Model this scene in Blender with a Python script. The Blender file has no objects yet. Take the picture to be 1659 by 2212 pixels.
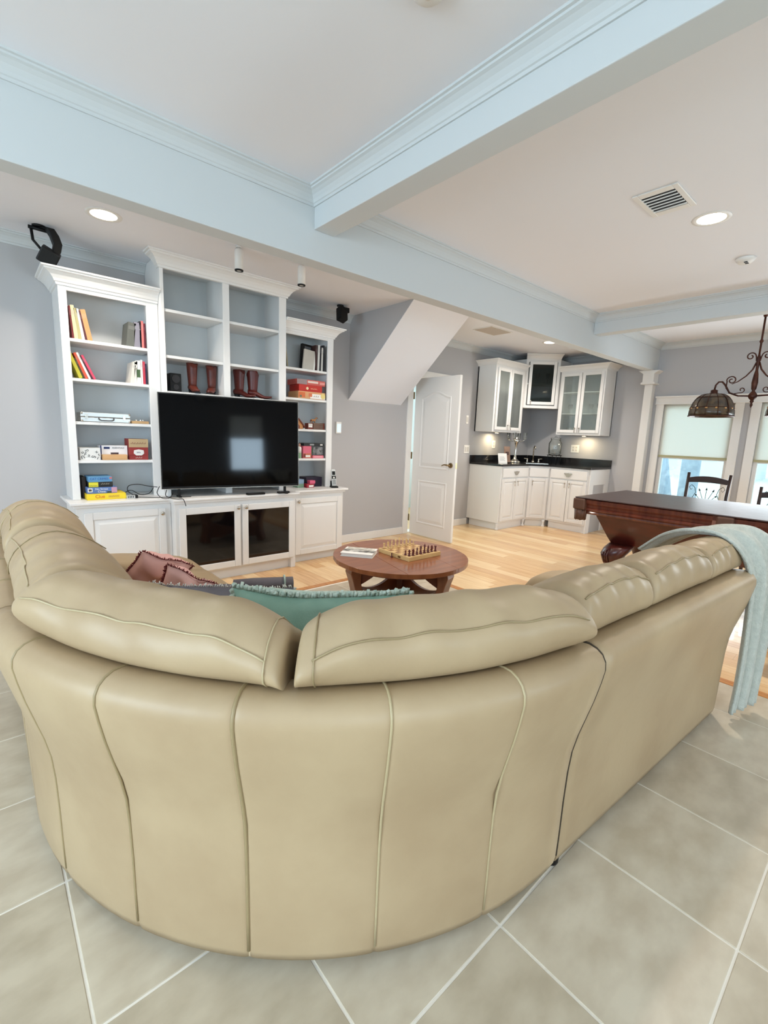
import bpy, bmesh, math, random
from mathutils import Vector, Matrix
from math import sin, cos, pi, radians as R
random.seed(4)
S = bpy.context.scene
COL = S.collection

# ---------------------------------------------------------------- camera
H = 1.30
def cam_setup():
    yaw, pitch, roll = R(48.56), R(-9.46), R(2.185)
    f = Vector((cos(pitch)*cos(yaw), cos(pitch)*sin(yaw), sin(pitch)))
    r0 = Vector((sin(yaw), -cos(yaw), 0)); u0 = r0.cross(f)
    r = cos(roll)*r0 + sin(roll)*u0; u = -sin(roll)*r0 + cos(roll)*u0
    m = Matrix((r, u, -f)).transposed().to_4x4(); m.translation = Vector((0, 0, H))
    cd = bpy.data.cameras.new('camera'); co = bpy.data.objects.new('camera', cd)
    COL.objects.link(co); co.matrix_world = m
    cd.sensor_fit = 'VERTICAL'; cd.sensor_height = 24.0; cd.lens = 24.0*996/2212
    cd.clip_start = .02; cd.clip_end = 200
    S.camera = co
cam_setup()

# ---------------------------------------------------------------- world, light, exposure
S.view_settings.view_transform = 'Standard'; S.view_settings.look = 'None'
S.view_settings.gamma = 1; S.view_settings.use_curve_mapping = False
S.view_settings.exposure = 0.38
W = bpy.data.worlds.new('World'); S.world = W; W.use_nodes = True
W.node_tree.nodes['Background'].inputs[0].default_value = (.80, .90, 1.0, 1)
W.node_tree.nodes['Background'].inputs[1].default_value = 3.6

def area(name, loc, rot, sx, sy, power, col, spread=180):
    l = bpy.data.lights.new(name, 'AREA'); l.shape = 'RECTANGLE'; l.size = sx; l.size_y = sy
    l.energy = power; l.color = col; l.spread = R(spread)
    o = bpy.data.objects.new(name, l); o.location = loc; o.rotation_euler = rot; COL.objects.link(o); return o
DAY = (.60, .82, 1.0); WARM = (1.0, .90, .80)
# daylight through the big sliding doors behind the photographer and the window on the left
area('daylight_front', (-1.2, -3.30, 1.20), (R(90), 0, 0), 3.0, 2.0, 26, DAY)
area('daylight_window', (2.65, -3.34, 1.27), (R(90), 0, 0), .72, .72, 26, DAY)
area('daylight_left', (-3.05, 0.9, 1.45), (R(90), 0, R(-90)), 2.4, 1.7, 68, DAY)
area('daylight_right', (7.0, .3, .9), (R(90), 0, R(90)), 3.0, .7, 54, (.86, .94, 1.0))

# ---------------------------------------------------------------- helpers
def lin(c):
    f = lambda v: v/12.92 if v <= .04045 else ((v+.055)/1.055)**2.4
    return tuple(f(x/255) for x in c)
MATS = {}
def mat(name, col, rough=.5, metal=0, col2=None, nscale=6, stretch=None, bump=0, bscale=60, spec=.5, coat=0, emit=None, estr=0, dist=.002, sheen=0):
    if name in MATS: return MATS[name]
    m = bpy.data.materials.new(name); m.use_nodes = True; nt = m.node_tree; n = nt.nodes
    b = n['Principled BSDF']; c = lin(col)+(1,)
    b.inputs['Base Color'].default_value = c; b.inputs['Roughness'].default_value = rough
    b.inputs['Metallic'].default_value = metal; b.inputs['Specular IOR Level'].default_value = spec
    b.inputs['Coat Weight'].default_value = coat; b.inputs['Sheen Weight'].default_value = sheen
    if emit:
        b.inputs['Emission Color'].default_value = lin(emit)+(1,); b.inputs['Emission Strength'].default_value = estr
    tc = n.new('ShaderNodeTexCoord'); mp = n.new('ShaderNodeMapping'); nt.links.new(tc.outputs['Object'], mp.inputs[0])
    if stretch: mp.inputs['Scale'].default_value = stretch
    if col2 is not None:
        ns = n.new('ShaderNodeTexNoise'); ns.inputs['Scale'].default_value = nscale; ns.inputs['Detail'].default_value = 6
        nt.links.new(mp.outputs[0], ns.inputs['Vector'])
        cr = n.new('ShaderNodeValToRGB'); cr.color_ramp.elements[0].position = .35; cr.color_ramp.elements[1].position = .65
        cr.color_ramp.elements[0].color = c; cr.color_ramp.elements[1].color = lin(col2)+(1,)
        nt.links.new(ns.outputs['Fac'], cr.inputs[0]); nt.links.new(cr.outputs[0], b.inputs['Base Color'])
    if bump:
        nb = n.new('ShaderNodeTexNoise'); nb.inputs['Scale'].default_value = bscale; nb.inputs['Detail'].default_value = 4
        nt.links.new(mp.outputs[0], nb.inputs['Vector'])
        bp = n.new('ShaderNodeBump'); bp.inputs['Strength'].default_value = bump; bp.inputs['Distance'].default_value = dist
        nt.links.new(nb.outputs['Fac'], bp.inputs['Height']); nt.links.new(bp.outputs[0], b.inputs['Normal'])
    MATS[name] = m; return m
def glass(name, tint=(235, 245, 245), rough=.02, mixf=.12, frost=0, ior=1.45):
    if name in MATS: return MATS[name]
    m = bpy.data.materials.new(name); m.use_nodes = True; nt = m.node_tree; n = nt.nodes
    n.remove(n['Principled BSDF']); out = n['Material Output']
    t = n.new('ShaderNodeBsdfTransparent'); t.inputs[0].default_value = lin(tint)+(1,)
    g = n.new('ShaderNodeBsdfGlossy'); g.inputs['Roughness'].default_value = rough
    fr = n.new('ShaderNodeFresnel'); fr.inputs[0].default_value = ior
    ad = n.new('ShaderNodeMath'); ad.operation = 'ADD'; ad.inputs[1].default_value = mixf-.04; ad.use_clamp = True
    mx = n.new('ShaderNodeMixShader')
    nt.links.new(fr.outputs[0], ad.inputs[0]); nt.links.new(ad.outputs[0], mx.inputs[0]); nt.links.new(t.outputs[0], mx.inputs[1]); nt.links.new(g.outputs[0], mx.inputs[2]); nt.links.new(mx.outputs[0], out.inputs[0])
    if frost:
        df = n.new('ShaderNodeBsdfTranslucent'); df.inputs[0].default_value = (.8, .84, .82, 1); d2 = n.new('ShaderNodeBsdfDiffuse'); d2.inputs[0].default_value = (.62, .66, .64, 1)
        ms = n.new('ShaderNodeMixShader'); ms.inputs[0].default_value = .6; m2 = n.new('ShaderNodeMixShader'); m2.inputs[0].default_value = frost
        nt.links.new(df.outputs[0], ms.inputs[1]); nt.links.new(d2.outputs[0], ms.inputs[2]); nt.links.new(mx.outputs[0], m2.inputs[1]); nt.links.new(ms.outputs[0], m2.inputs[2]); nt.links.new(m2.outputs[0], out.inputs[0])
    MATS[name] = m; return m

OFF = {}                       # object -> world offset of its origin (unrotated authoring)
def tag(o, label=None, cat=None, group=None, kind=None):
    if label: o['label'] = label
    if cat: o['category'] = cat
    if group: o['group'] = group
    if kind: o['kind'] = kind
    return o
def thing(name, loc, label, cat, group=None, rz=0, rot=None):
    o = bpy.data.objects.new(name, None); COL.objects.link(o); o.empty_display_size = .05
    o.location = loc; o.rotation_euler = rot or (0, 0, rz); OFF[o] = Vector(loc)
    return tag(o, label, cat, group)
class MB:
    """collects verts and faces; build() links them as one mesh object"""
    def __init__(s): s.v = []; s.f = []; s.sm = []
    def add(s, vs, fs, sm=False):
        o = len(s.v); s.v += [Vector(v) for v in vs]; s.f += [tuple(i+o for i in f) for f in fs]; s.sm += [sm]*len(fs); return s
    def box(s, x0, y0, z0, x1, y1, z1, M=None):
        x0, x1 = min(x0, x1), max(x0, x1); y0, y1 = min(y0, y1), max(y0, y1); z0, z1 = min(z0, z1), max(z0, z1)
        v = [Vector(p) for p in ((x0,y0,z0),(x1,y0,z0),(x1,y1,z0),(x0,y1,z0),(x0,y0,z1),(x1,y0,z1),(x1,y1,z1),(x0,y1,z1))]
        if M: v = [M @ p for p in v]
        return s.add(v, [(0,3,2,1),(4,5,6,7),(0,1,5,4),(1,2,6,5),(2,3,7,6),(3,0,4,7)])
    def prism(s, poly, h, M=None, axis='z', at=0):
        """poly: 2D points; extruded from at to at+h along axis"""
        def P(a, b, c):
            return {'z': (a, b, c), 'x': (c, a, b), 'y': (a, c, b)}[axis]
        n = len(poly); v = [Vector(P(a, b, at)) for a, b in poly]+[Vector(P(a, b, at+h)) for a, b in poly]
        if M: v = [M @ p for p in v]
        f = [tuple(range(n))[::-1], tuple(range(n, 2*n))]+[(i, (i+1) % n, n+(i+1) % n, n+i) for i in range(n)]
        return s.add(v, f)
    def loft(s, rings, closed=True, cap=True, sm=True):
        n = len(rings[0]); o = len(s.v); k = len(rings)
        for r in rings: s.v += [Vector(p) for p in r]
        for j in range(k-1):
            for i in range(n if closed else n-1):
                s.f.append((o+j*n+i, o+j*n+(i+1) % n, o+(j+1)*n+(i+1) % n, o+(j+1)*n+i)); s.sm.append(sm)
        if cap and closed:
            s.f.append(tuple(o+i for i in range(n))[::-1]); s.sm.append(False)
            s.f.append(tuple(o+(k-1)*n+i for i in range(n))); s.sm.append(False)
        return s
    def lathe(s, prof, c=(0, 0, 0), n=20, M=None, cap=True):
        rings = []
        for r, z in prof:
            ring = [Vector((c[0]+r*cos(2*pi*i/n), c[1]+r*sin(2*pi*i/n), c[2]+z)) for i in range(n)]
            if M: ring = [M @ p for p in ring]
            rings.append(ring)
        return s.loft(rings, cap=cap)
    def cyl(s, a, b, r, n=14, r2=None):
        a, b = Vector(a), Vector(b); d = (b-a).normalized(); x = d.orthogonal().normalized(); y = d.cross(x)
        r2 = r if r2 is None else r2
        return s.loft([[a+(x*cos(t)+y*sin(t))*r for t in (2*pi*i/n for i in range(n))], [b+(x*cos(t)+y*sin(t))*r2 for t in (2*pi*i/n for i in range(n))]])
    def tube(s, pts, r, n=8, closed=False):
        pts = [Vector(p) for p in pts]; k = len(pts); rs = r if isinstance(r, (list, tuple)) else [r]*k
        T = []
        for i in range(k):
            a = pts[i-1] if i else pts[0]; b = pts[i+1] if i < k-1 else pts[-1]; T.append((b-a).normalized())
        x = T[0].orthogonal().normalized(); rings = []
        for i in range(k):
            x = (x-T[i]*x.dot(T[i])); x = x.normalized() if x.length > 1e-6 else T[i].orthogonal().normalized()
            y = T[i].cross(x)
            rings.append([pts[i]+(x*cos(2*pi*j/n)+y*sin(2*pi*j/n))*rs[i] for j in range(n)])
        return s.loft(rings)
    def sphere(s, c, r, n=12, sc=(1, 1, 1)):
        prof = [(max(1e-4, sin(pi*i/n)), -cos(pi*i/n)) for i in range(n+1)]
        rings = [[Vector((c[0]+q*r*sc[0]*cos(2*pi*j/(2*n)), c[1]+q*r*sc[1]*sin(2*pi*j/(2*n)), c[2]+z*r*sc[2])) for j in range(2*n)] for q, z in prof]
        return s.loft(rings)
    def build(s, name, m, parent=None, bevel=0, seg=2, sub=0, smooth=None, label=None, local=False):
        me = bpy.data.meshes.new(name)
        off = Vector((0, 0, 0)) if (parent is None or local) else OFF[parent]
        me.from_pydata([v-off for v in s.v], [], s.f)
        sm = s.sm if smooth is None else [smooth]*len(s.f)
        me.polygons.foreach_set('use_smooth', sm)
        me.update()
        bm = bmesh.new(); bm.from_mesh(me); bmesh.ops.recalc_face_normals(bm, faces=bm.faces); bm.to_mesh(me); bm.free()
        me.materials.append(m)
        o = bpy.data.objects.new(name, me); COL.objects.link(o); o.parent = parent; OFF[o] = off
        if bevel:
            b = o.modifiers.new('bevel', 'BEVEL'); b.width = bevel; b.segments = seg; b.limit_method = 'ANGLE'; b.angle_limit = R(40)
            b.harden_normals = False
        if sub:
            q = o.modifiers.new('sub', 'SUBSURF'); q.levels = sub; q.render_levels = sub
        if label: o['label'] = label
        return o
def box(name, m, x0, y0, z0, x1, y1, z1, parent=None, bevel=0, **k):
    return MB().box(x0, y0, z0, x1, y1, z1).build(name, m, parent, bevel, **k)
def copy_tree(o, parent=None):
    c = o.copy(); COL.objects.link(c); c.parent = parent
    for ch in list(o.children): copy_tree(ch, c)
    return c
def text(name, s, m, parent, loc, size, rot, depth=.0006, align='CENTER', sx=1, local=False):
    """flat print: built-in font turned into a mesh"""
    cu = bpy.data.curves.new(name, 'FONT'); cu.body = s; cu.size = size; cu.extrude = depth; cu.align_x = align; cu.align_y = 'CENTER'
    t = bpy.data.objects.new(name, cu); COL.objects.link(t)
    dg = bpy.context.evaluated_depsgraph_get(); me = bpy.data.meshes.new_from_object(t.evaluated_get(dg))
    bpy.data.objects.remove(t); bpy.data.curves.remove(cu)
    me.materials.clear(); me.materials.append(m)
    o = bpy.data.objects.new(name, me); COL.objects.link(o); o.parent = parent
    off = OFF.get(parent, Vector((0, 0, 0))) if not local else Vector((0, 0, 0))
    o.location = Vector(loc)-off; o.rotation_euler = rot; o.scale = (sx, 1, 1); OFF[o] = off
    return o
def struct(o): o['kind'] = 'structure'; return o

# ---------------------------------------------------------------- materials
M_wall = mat('wall_paint', (183, 182, 183), .85, bump=.15, bscale=220, dist=.0006)
M_beam = mat('beam_paint', (203, 207, 208), .8, bump=.1, bscale=200, dist=.0005)
M_ceil = mat('ceiling_paint', (232, 233, 238), .9, bump=.1, bscale=200, dist=.0005)
M_trim = mat('trim_white', (232, 230, 226), .42, bump=.05, bscale=120, dist=.0005)
M_cab = mat('cabinet_white', (232, 231, 229), .38, bump=.05, bscale=120, dist=.0004)
M_caback = mat('cabinet_back', (212, 217, 219), .6)
M_grout = mat('grout', (232, 226, 214), .9, bump=.3, bscale=150)
M_tile = [mat('tile_%d' % i, a, .30, col2=b, nscale=8, bump=.12, bscale=9, dist=.002, stretch=(1, 1.6, 1)) for i, (a, b) in enumerate((((180, 167, 144), (198, 187, 166)), ((174, 161, 139), (193, 181, 159)), ((184, 171, 149), (202, 191, 170))))]
M_wood = [mat('maple_%d' % i, a, .28, col2=b, nscale=5, stretch=(9, .7, 1), coat=.25) for i, (a, b) in enumerate((((222, 184, 132), (236, 204, 156)), ((214, 170, 116), (228, 190, 138)), ((230, 196, 146), (240, 212, 168)), ((204, 158, 108), (222, 182, 132))))]
M_border = mat('floor_border_wood', (196, 134, 68), .3, col2=(176, 112, 52), stretch=(9, 1, 1))
M_black = mat('black_plastic', (9, 9, 10), .5, spec=.3)
M_chrome = mat('brushed_nickel', (190, 184, 174), .25, 1)
M_brass = mat('aged_brass', (150, 130, 96), .3, 1)
M_print = mat('print_black', (26, 26, 30), .6)
M_pwhite = mat('print_white', (238, 236, 230), .6)
M_lampglow = mat('lamp_glow', (255, 240, 215), .5, emit=(255, 236, 200), estr=14)
M_glass = glass('clear_glass')
# ================================================================ setting
YW, XW, XL, YF = 4.40, 7.12, -3.2, -3.4          # room planes
BZ, CZ, NZ = 2.30, 2.66, 2.60                    # beam underside, main ceiling, alcove ceiling
floor = struct(box('floor', M_grout, XL-.1, YF-.1, -.12, XW+.1, YW+.1, -.0022))
TS = .4362; TX0 = .0915; TY0 = .1155; XB, YB = 3.08, 3.22   # tile grid measured from the grout lines
g = .003
tk = 0
def tile_mesh(w, d):
    return MB().box(-w/2, -d/2, -.008, w/2, d/2, 0)
for i in range(-8, 8):
    x0 = TX0+TS*i+g; x1 = TX0+TS*(i+1)-g
    x0 = max(x0, XL); x1 = min(x1, XB-.035)
    if x1-x0 < .02: continue
    for j in range(-8, 9):
        y0 = TY0+TS*j+g; y1 = TY0+TS*(j+1)-g
        y0 = max(y0, YF); y1 = min(y1, YB-.035)
        if y1-y0 < .02: continue
        k = (i*7+j*13) % 3
        z = random.uniform(-.0006, .0004)
        MB().box(x0, y0, -.008, x1, y1, z).build('tile', M_tile[k], floor, bevel=.0015, seg=1)
struct(box('trim_1', M_border, XB-.03, YF, -.008, XB+.03, YB+.03, .001, floor, .001))
struct(box('trim_2', M_border, XL, YB-.03, -.008, XB-.03, YB+.03, .001, floor, .001))
def planks(xa, xb, ya, yb, w, lmin, lmax):
    x = xa
    while x < xb-.01:
        x2 = min(x+w, xb); y = ya-random.uniform(0, lmax*.7)
        while y < yb:
            y2 = y+random.uniform(lmin, lmax)
            a, b = max(y, ya), min(y2, yb)
            if b-a > .03:
                MB().box(x+.0008, a+.0008, -.008, x2-.0008, b-.0008, random.uniform(-.0004, .0002)).build('floor_plank', random.choice(M_wood), floor)
            y = y2
        x = x2
planks(XB+.03, XW, YF, YW, .112, 1.3, 2.9)
planks(XL+3.2-1.2, XB+.03, YB+.03, YW, .112, .7, 1.4)

# walls -----------------------------------------------------------
DX0, DX1, DZ = 4.30, 5.10, 2.06                  # door opening
w = MB()
w.box(XL, YW, 0, DX0, YW+.12, 2.8); w.box(DX1, YW, 0, XW+.12, YW+.12, 2.8); w.box(DX0, YW, DZ, DX1, YW+.12, 2.8)
struct(w.build('wall_back', M_wall))
# right wall with two window openings
WIN = [(1.56, 2.36), (.35, 1.30), (-1.0, 0.1)]; WZ0, WZ1 = .42, 1.86
w = MB(); ys = [YF]+[v for a in sorted(WIN) for v in a]+[YW]
for a, b in zip(ys[0::2], ys[1::2]): w.box(XW, a, 0, XW+.14, b, 2.8)
for a, b in WIN: w.box(XW, a, 0, XW+.14, b, WZ0); w.box(XW, a, WZ1, XW+.14, b, 2.8)
struct(w.build('wall_right', M_wall))
w = MB(); w.box(XL-.12, YF, 0, XL, -.5, 2.8); w.box(XL-.12, 2.3, 0, XL, YW, 2.8); w.box(XL-.12, -.5, 0, XL, 2.3, .5); w.box(XL-.12, -.5, 2.4, XL, 2.3, 2.8)
struct(w.build('wall_left', M_wall))
w = MB(); w.box(XL, YF-.12, 0, -2.8, YF, 2.8); w.box(.4, YF-.12, 0, 2.25, YF, 2.8); w.box(3.05, YF-.12, 0, XW, YF, 2.8); w.box(-2.8, YF-.12, 2.3, .4, YF, 2.8); w.box(2.25, YF-.12, 0, 3.05, YF, .86); w.box(2.25, YF-.12, 2.2, 3.05, YF, 2.8)
struct(w.build('wall_front', M_wall))
w = MB()
for x in (-2.8, -1.76, -.70, .34): w.box(x, YF-.08, .02, x+.06, YF-.03, 2.3)
for z in (.0, 2.24): w.box(-2.8, YF-.08, z, .4, YF-.03, z+.06)
struct(w.build('door_2', M_trim))
w = MB()
for x in (2.25, 3.01): w.box(x, YF-.08, .86, x+.04, YF-.03, 2.2)
for z in (.86, 1.64, 2.16): w.box(2.25, YF-.08, z, 3.05, YF-.03, z+.04)
f_ = struct(w.build('window_4', M_trim))
SHADE4 = f_
w = MB()
for y in (-.5, .87, 2.24): w.box(XL-.08, y, .5, XL-.03, y+.06, 2.4)
for z in (.5, 2.34): w.box(XL-.08, -.5, z, XL-.03, 2.3, z+.06)
struct(w.build('window_5', M_trim))

# ceiling and beams ------------------------------------------------
w = MB(); w.box(XL-.1, YF-.1, CZ, XW+.1, 2.60, CZ+.2); w.box(XL-.1, 2.60, NZ, XW+.1, YW+.1, CZ+.2)
ceiling = struct(w.build('ceiling', M_ceil))
beam = struct(box('ceiling_beam', M_beam, XL, 2.50, BZ, XW, 2.62, CZ, bevel=.004))
struct(box('ceiling_beam', M_beam, 1.58, YF, 2.465, 1.72, 2.50, CZ, bevel=.004))
struct(box('ceiling_beam', M_beam, 5.15, YF, 2.465, 5.29, 2.50, CZ, bevel=.004))
CROWN = [(0, -.078), (.008, -.078), (.010, -.066), (.016, -.063), (.022, -.050), (.034, -.034), (.050, -.022), (.062, -.017), (.064, -.010), (.074, -.008), (.076, 0), (0, 0)]
def crown(name, p0, p1, n, z, m=M_beam, sc=1, parent=None, m0=0, m1=0):
    """moulding from p0 to p1; n = horizontal direction it projects to; m0/m1 = mitre (+1 longer / -1 shorter at the outer edge)"""
    p0, p1, n = Vector(p0+(0,)), Vector(p1+(0,)), Vector(n+(0,)); d = (p1-p0).normalized(); rings = []
    for p, mt in ((p0, -m0), (p1, m1)):
        rings.append([p+n*a*sc+d*(mt*a*sc)+Vector((0, 0, z+b*sc)) for a, b in CROWN])
    return MB().loft(rings, sm=False).build(name, m, parent)
tn = [3]
def ctrim(*a, **k):
    o = struct(crown('trim_%d' % tn[0], *a, **k)); tn[0] += 1; return o
ctrim((XL, 2.50), (1.58, 2.50), (0, -1), CZ, m1=-1)
ctrim((1.58, YF), (1.58, 2.50), (-1, 0), CZ, m1=-1)
ctrim((1.72, 2.50), (5.15, 2.50), (0, -1), CZ, m0=-1, m1=-1)
ctrim((1.72, YF), (1.72, 2.50), (1, 0), CZ, m1=-1)
ctrim((5.15, YF), (5.15, 2.50), (-1, 0), CZ, m1=-1)
ctrim((5.29, 2.50), (XW, 2.50), (0, -1), CZ, m0=-1, m1=-1)
ctrim((XW, YF), (XW, 2.50), (-1, 0), CZ, m1=-1)
ctrim((XL, YW), (1.15, YW), (0, -1), NZ)
ctrim((2.24, YW), (3.27, YW), (0, -1), NZ)
ctrim((4.12, YW), (XW, YW), (0, -1), NZ, m1=-1)
ctrim((XW, 2.62), (XW, YW), (-1, 0), NZ, m1=-1)
# sloped underside of a stair, hung between wall and beam
SB = [(YW, 1.69), (YW, NZ), (3.39, NZ)]
w = MB(); w.prism(SB, .83, axis='x', at=3.27)
sb = struct(w.build('stair_bulkhead', M_wall))
o = struct(MB().prism([(YW, 1.684), (3.385, 2.594), (3.385, 2.60), (YW, 1.69)], .834, axis='x', at=3.268).build('stair_soffit', M_ceil, sb))

# baseboards
def base(name, x0, y0, x1, y1):
    w = MB(); w.box(x0, y0, 0, x1, y1, .095)
    return struct(w.build(name, M_trim, bevel=.004))
base('baseboard_back', 2.90, YW-.018, DX0-.09, YW); base('baseboard_back', DX1+.09, YW-.018, 5.56, YW)
base('baseboard_back', XL, YW-.018, .46, YW); base('baseboard_right', XW-.018, YF, XW, 2.93)

# window casings, sashes, blinds ------------------------------------
M_shade = mat('roller_shade', (240, 238, 228), .8, emit=(205, 222, 214), estr=.0, bump=.2, bscale=300)
def shade_mat():
    m = M_shade; nt = m.node_tree; b = nt.nodes['Principled BSDF']; tr = nt.nodes.new('ShaderNodeBsdfTranslucent'); tr.inputs[0].default_value = lin((252, 250, 246))+(1,)
    mx = nt.nodes.new('ShaderNodeMixShader'); mx.inputs[0].default_value = .75
    nt.links.new(b.outputs[0], mx.inputs[1]); nt.links.new(tr.outputs[0], mx.inputs[2]); nt.links.new(mx.outputs[0], nt.nodes['Material Output'].inputs[0])
shade_mat()
M_hem = mat('shade_hem', (176, 172, 136), .8)
for k, (a, b) in enumerate(WIN):
    win = struct(MB().box(XW+.04, a, WZ0, XW+.10, a+.04, WZ1).box(XW+.04, b-.04, WZ0, XW+.10, b, WZ1).box(XW+.04, a, WZ0, XW+.10, b, WZ0+.05).box(XW+.04, a, WZ1-.04, XW+.10, b, WZ1).box(XW+.05, a, 1.13, XW+.09, b, 1.17).build('window_%d' % (k+1), M_trim, bevel=.003))
    box('pane', M_glass, XW+.066, a+.04, WZ0+.05, XW+.070, b-.04, WZ1-.04, win)
    cs = MB().box(XW-.02, a-.095, WZ0-.1, XW, a, WZ1).box(XW-.02, b, WZ0-.1, XW, b+.095, WZ1).build('casing', M_trim, win, bevel=.003)
    box('sill', M_trim, XW-.05, a-.11, WZ0-.03, XW+.04, b+.11, WZ0, win, .004)
    bl = struct(MB().box(XW+.010, a+.005, 1.17, XW+.013, b-.005, WZ1-.01).build('roller_shade', M_shade, win))
    if k == 0: struct(box('roller_shade', M_shade, 2.27, YF-.03, 1.66, 3.03, YF-.027, 2.18, SHADE4))
    box('hem_bar', M_hem, XW+.006, a+.003, 1.145, XW+.018, b-.003, 1.175, win, .003)
struct(MB().box(XW-.022, -1.11, WZ1, XW, 2.465, WZ1+.10).box(XW-.034, -1.13, WZ1+.085, XW, 2.475, WZ1+.105).box(XW-.028, -1.12, WZ1-.006, XW, 2.468, WZ1+.006).build('trim_20', M_trim, bevel=.003))
# pilaster column under the beam end
col = struct(MB().box(7.00, 2.50, 0, XW, 2.60, 2.12).build('column', M_trim, bevel=.004))
MB().prism([(2.46, 2.12), (2.64, 2.12), (2.64, 2.14), (2.62, 2.15), (2.62, 2.26), (2.66, 2.285), (2.68, 2.30), (2.42, 2.30), (2.44, 2.285), (2.48, 2.26), (2.48, 2.15), (2.46, 2.14)], XW-6.95, axis='x', at=6.95).build('capital', M_trim, col, bevel=.003)
MB().box(6.96, 2.46, 0, XW, 2.64, .14).build('plinth', M_trim, col, bevel=.004)
# ================================================================ hall door
dr = MB(); L_, T_, Z_ = .74, .036, 2.03
d = struct(dr.box(0, -T_/2, .01, L_, T_/2, Z_).build('door_1', M_trim, bevel=.003))
d.location = (DX0+.045, YW-.03, 0); d.rotation_euler = (0, 0, R(-90.5))
def dpoly(x0, x1, z0, z1, arch=0, n=10, inset=0):
    x0 += inset; x1 -= inset; z0 += inset; z1 -= inset
    p = [(x0, z0), (x1, z0)]
    for i in range(n+1):
        t = 1-i/n; u = abs(2*t-1); p.append((x0+(x1-x0)*t, z1-arch*(.5-.5*cos(pi*u))**1.0))
    return p
for side in (-1, 1):
    for (z0, z1, ar) in ((.90, 1.86, .07), (.17, .74, 0)):
        y = side*T_/2
        outer = dpoly(.12, L_-.12, z0, z1, ar); inner = dpoly(.12, L_-.12, z0, z1, ar, inset=.026)
        bead = MB(); rr = []
        for fr, dy in ((0, 0), (.35, .006), (.7, .004), (1, -.004 if 0 else .0)):
            rr.append([(a[0]+(b[0]-a[0])*fr, y+side*dy, a[1]+(b[1]-a[1])*fr) for a, b in zip(outer, inner)])
        bead.loft(rr, cap=False, sm=False); bead.build('panel_moulding', M_trim, d, local=True)
        f1 = dpoly(.12, L_-.12, z0, z1, ar, inset=.034); f2 = dpoly(.12, L_-.12, z0, z1, ar, inset=.07)
        fld = MB(); fld.loft([[(a[0], y, a[1]) for a in f1], [(a[0], y+side*.007, a[1]) for a in f2]], sm=False); fld.build('door_panel', M_trim, d, local=True)
    h = MB(); y = side*T_/2; hx, hz = L_-.07, .965
    h.cyl((hx, y, hz), (hx, y+side*.010, hz), .032, 20).cyl((hx, y, hz), (hx, y+side*.045, hz), .010, 12)
    h.tube([(hx, y+side*.042, hz), (hx-.03, y+side*.046, hz+.004), (hx-.07, y+side*.044, hz+.006), (hx-.105, y+side*.042, hz-.006), (hx-.115, y+side*.040, hz-.012)], [.010, .010, .008, .007, .005], 10)
    h.build('door_handle', M_brass, d, local=True, label='aged brass lever handle')
for z in (.22, 1.05, 1.82):
    MB().cyl((-.006, 0, z-.045), (-.006, 0, z+.045), .008, 10).box(0, -.016, z-.045, .002, .016, z+.045).box(-.03, -.028, z-.045, -.004, -.024, z+.045).build('hinge', M_brass, d, local=True)
box('latch_plate', M_brass, L_-.0005, -.013, .93, L_+.0015, .013, 1.0, d, local=True)
w = MB()
w.box(DX0-.09, YW-.02, 0, DX0-.005, YW, DZ+.005); w.box(DX1+.005, YW-.02, 0, DX1+.09, YW, DZ+.005); w.box(DX0-.09, YW-.02, DZ+.005, DX1+.09, YW, DZ+.09)
w.box(DX0-.005, YW-.01, 0, DX0+.012, YW+.12, DZ+.005); w.box(DX1-.012, YW-.01, 0, DX1+.005, YW+.12, DZ+.005); w.box(DX0, YW-.01, DZ-.012, DX1, YW+.12, DZ+.006)
struct(w.build('trim_30', M_trim, bevel=.003))
struct(box('trim_31', M_trim, DX0, YW, 0, DX1, YW+.12, .015))
w = MB(); w.box(DX0-1.2, YW+1.6, 0, DX1+1.4, YW+1.7, 2.6); w.box(DX0-1.2, YW+.12, 0, DX0-1.1, YW+1.6, 2.6); w.box(DX1+1.3, YW+.12, 0, DX1+1.4, YW+1.6, 2.6); w.box(DX0-1.2, YW+.12, 2.6, DX1+1.4, YW+1.7, 2.7)
struct(w.build('wall_hall', mat('hall_paint', (226, 236, 236), .8)))
area('hall_daylight', (DX0+.5, YW+1.4, 1.4), (R(90), 0, 0), 1.6, 1.8, 45, (.86, .97, 1.0))
struct(box('floor_hall', M_wood[1], DX0-1.2, YW+.12, -.1, DX1+1.4, YW+1.7, 0))

# ================================================================ leather sectional
M_lea = mat('sofa_leather', (166, 143, 111), .44, col2=(177, 155, 122), nscale=3.5, bump=.28, bscale=24, dist=.003, spec=.4)
M_weld = mat('leather_welt', (150, 132, 96), .4)
M_weltl = mat('leather_welt_pale', (178, 162, 126), .4)
M_gap = mat('leather_underside', (60, 50, 36), .8)
SC = Vector((1.222, 1.707)); SR = 1.17; SA = SR*pi/2; TH = R(-3.2)
def sofa(s, d, z):
    """s along the outer base line of the sectional, d outwards, z up"""
    if s < 0: return Vector((SC.x-SR-d, SC.y-s, z))
    if s <= SA:
        th = pi+s/SR; return Vector((SC.x+(SR+d)*cos(th), SC.y+(SR+d)*sin(th), z))
    k = s-SA; return Vector((SC.x+k*cos(TH)+d*sin(TH), SC.y-SR+k*sin(TH)-d*cos(TH), z))
def sd(theta): return R(theta-180)*SR
BACKP = [(-.135, .05), (-.005, .035), (0, .06), (.002, .15), (.003, .25), (.006, .35), (.012, .42), (.024, .48), (.040, .54), (.056, .60), (.069, .66), (.076, .70), (.074, .722), (.064, .74), (.048, .751), (.026, .757), (.0, .755), (-.03, .748), (-.07, .735), (-.11, .70), (-.13, .62), (-.135, .45)]
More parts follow.
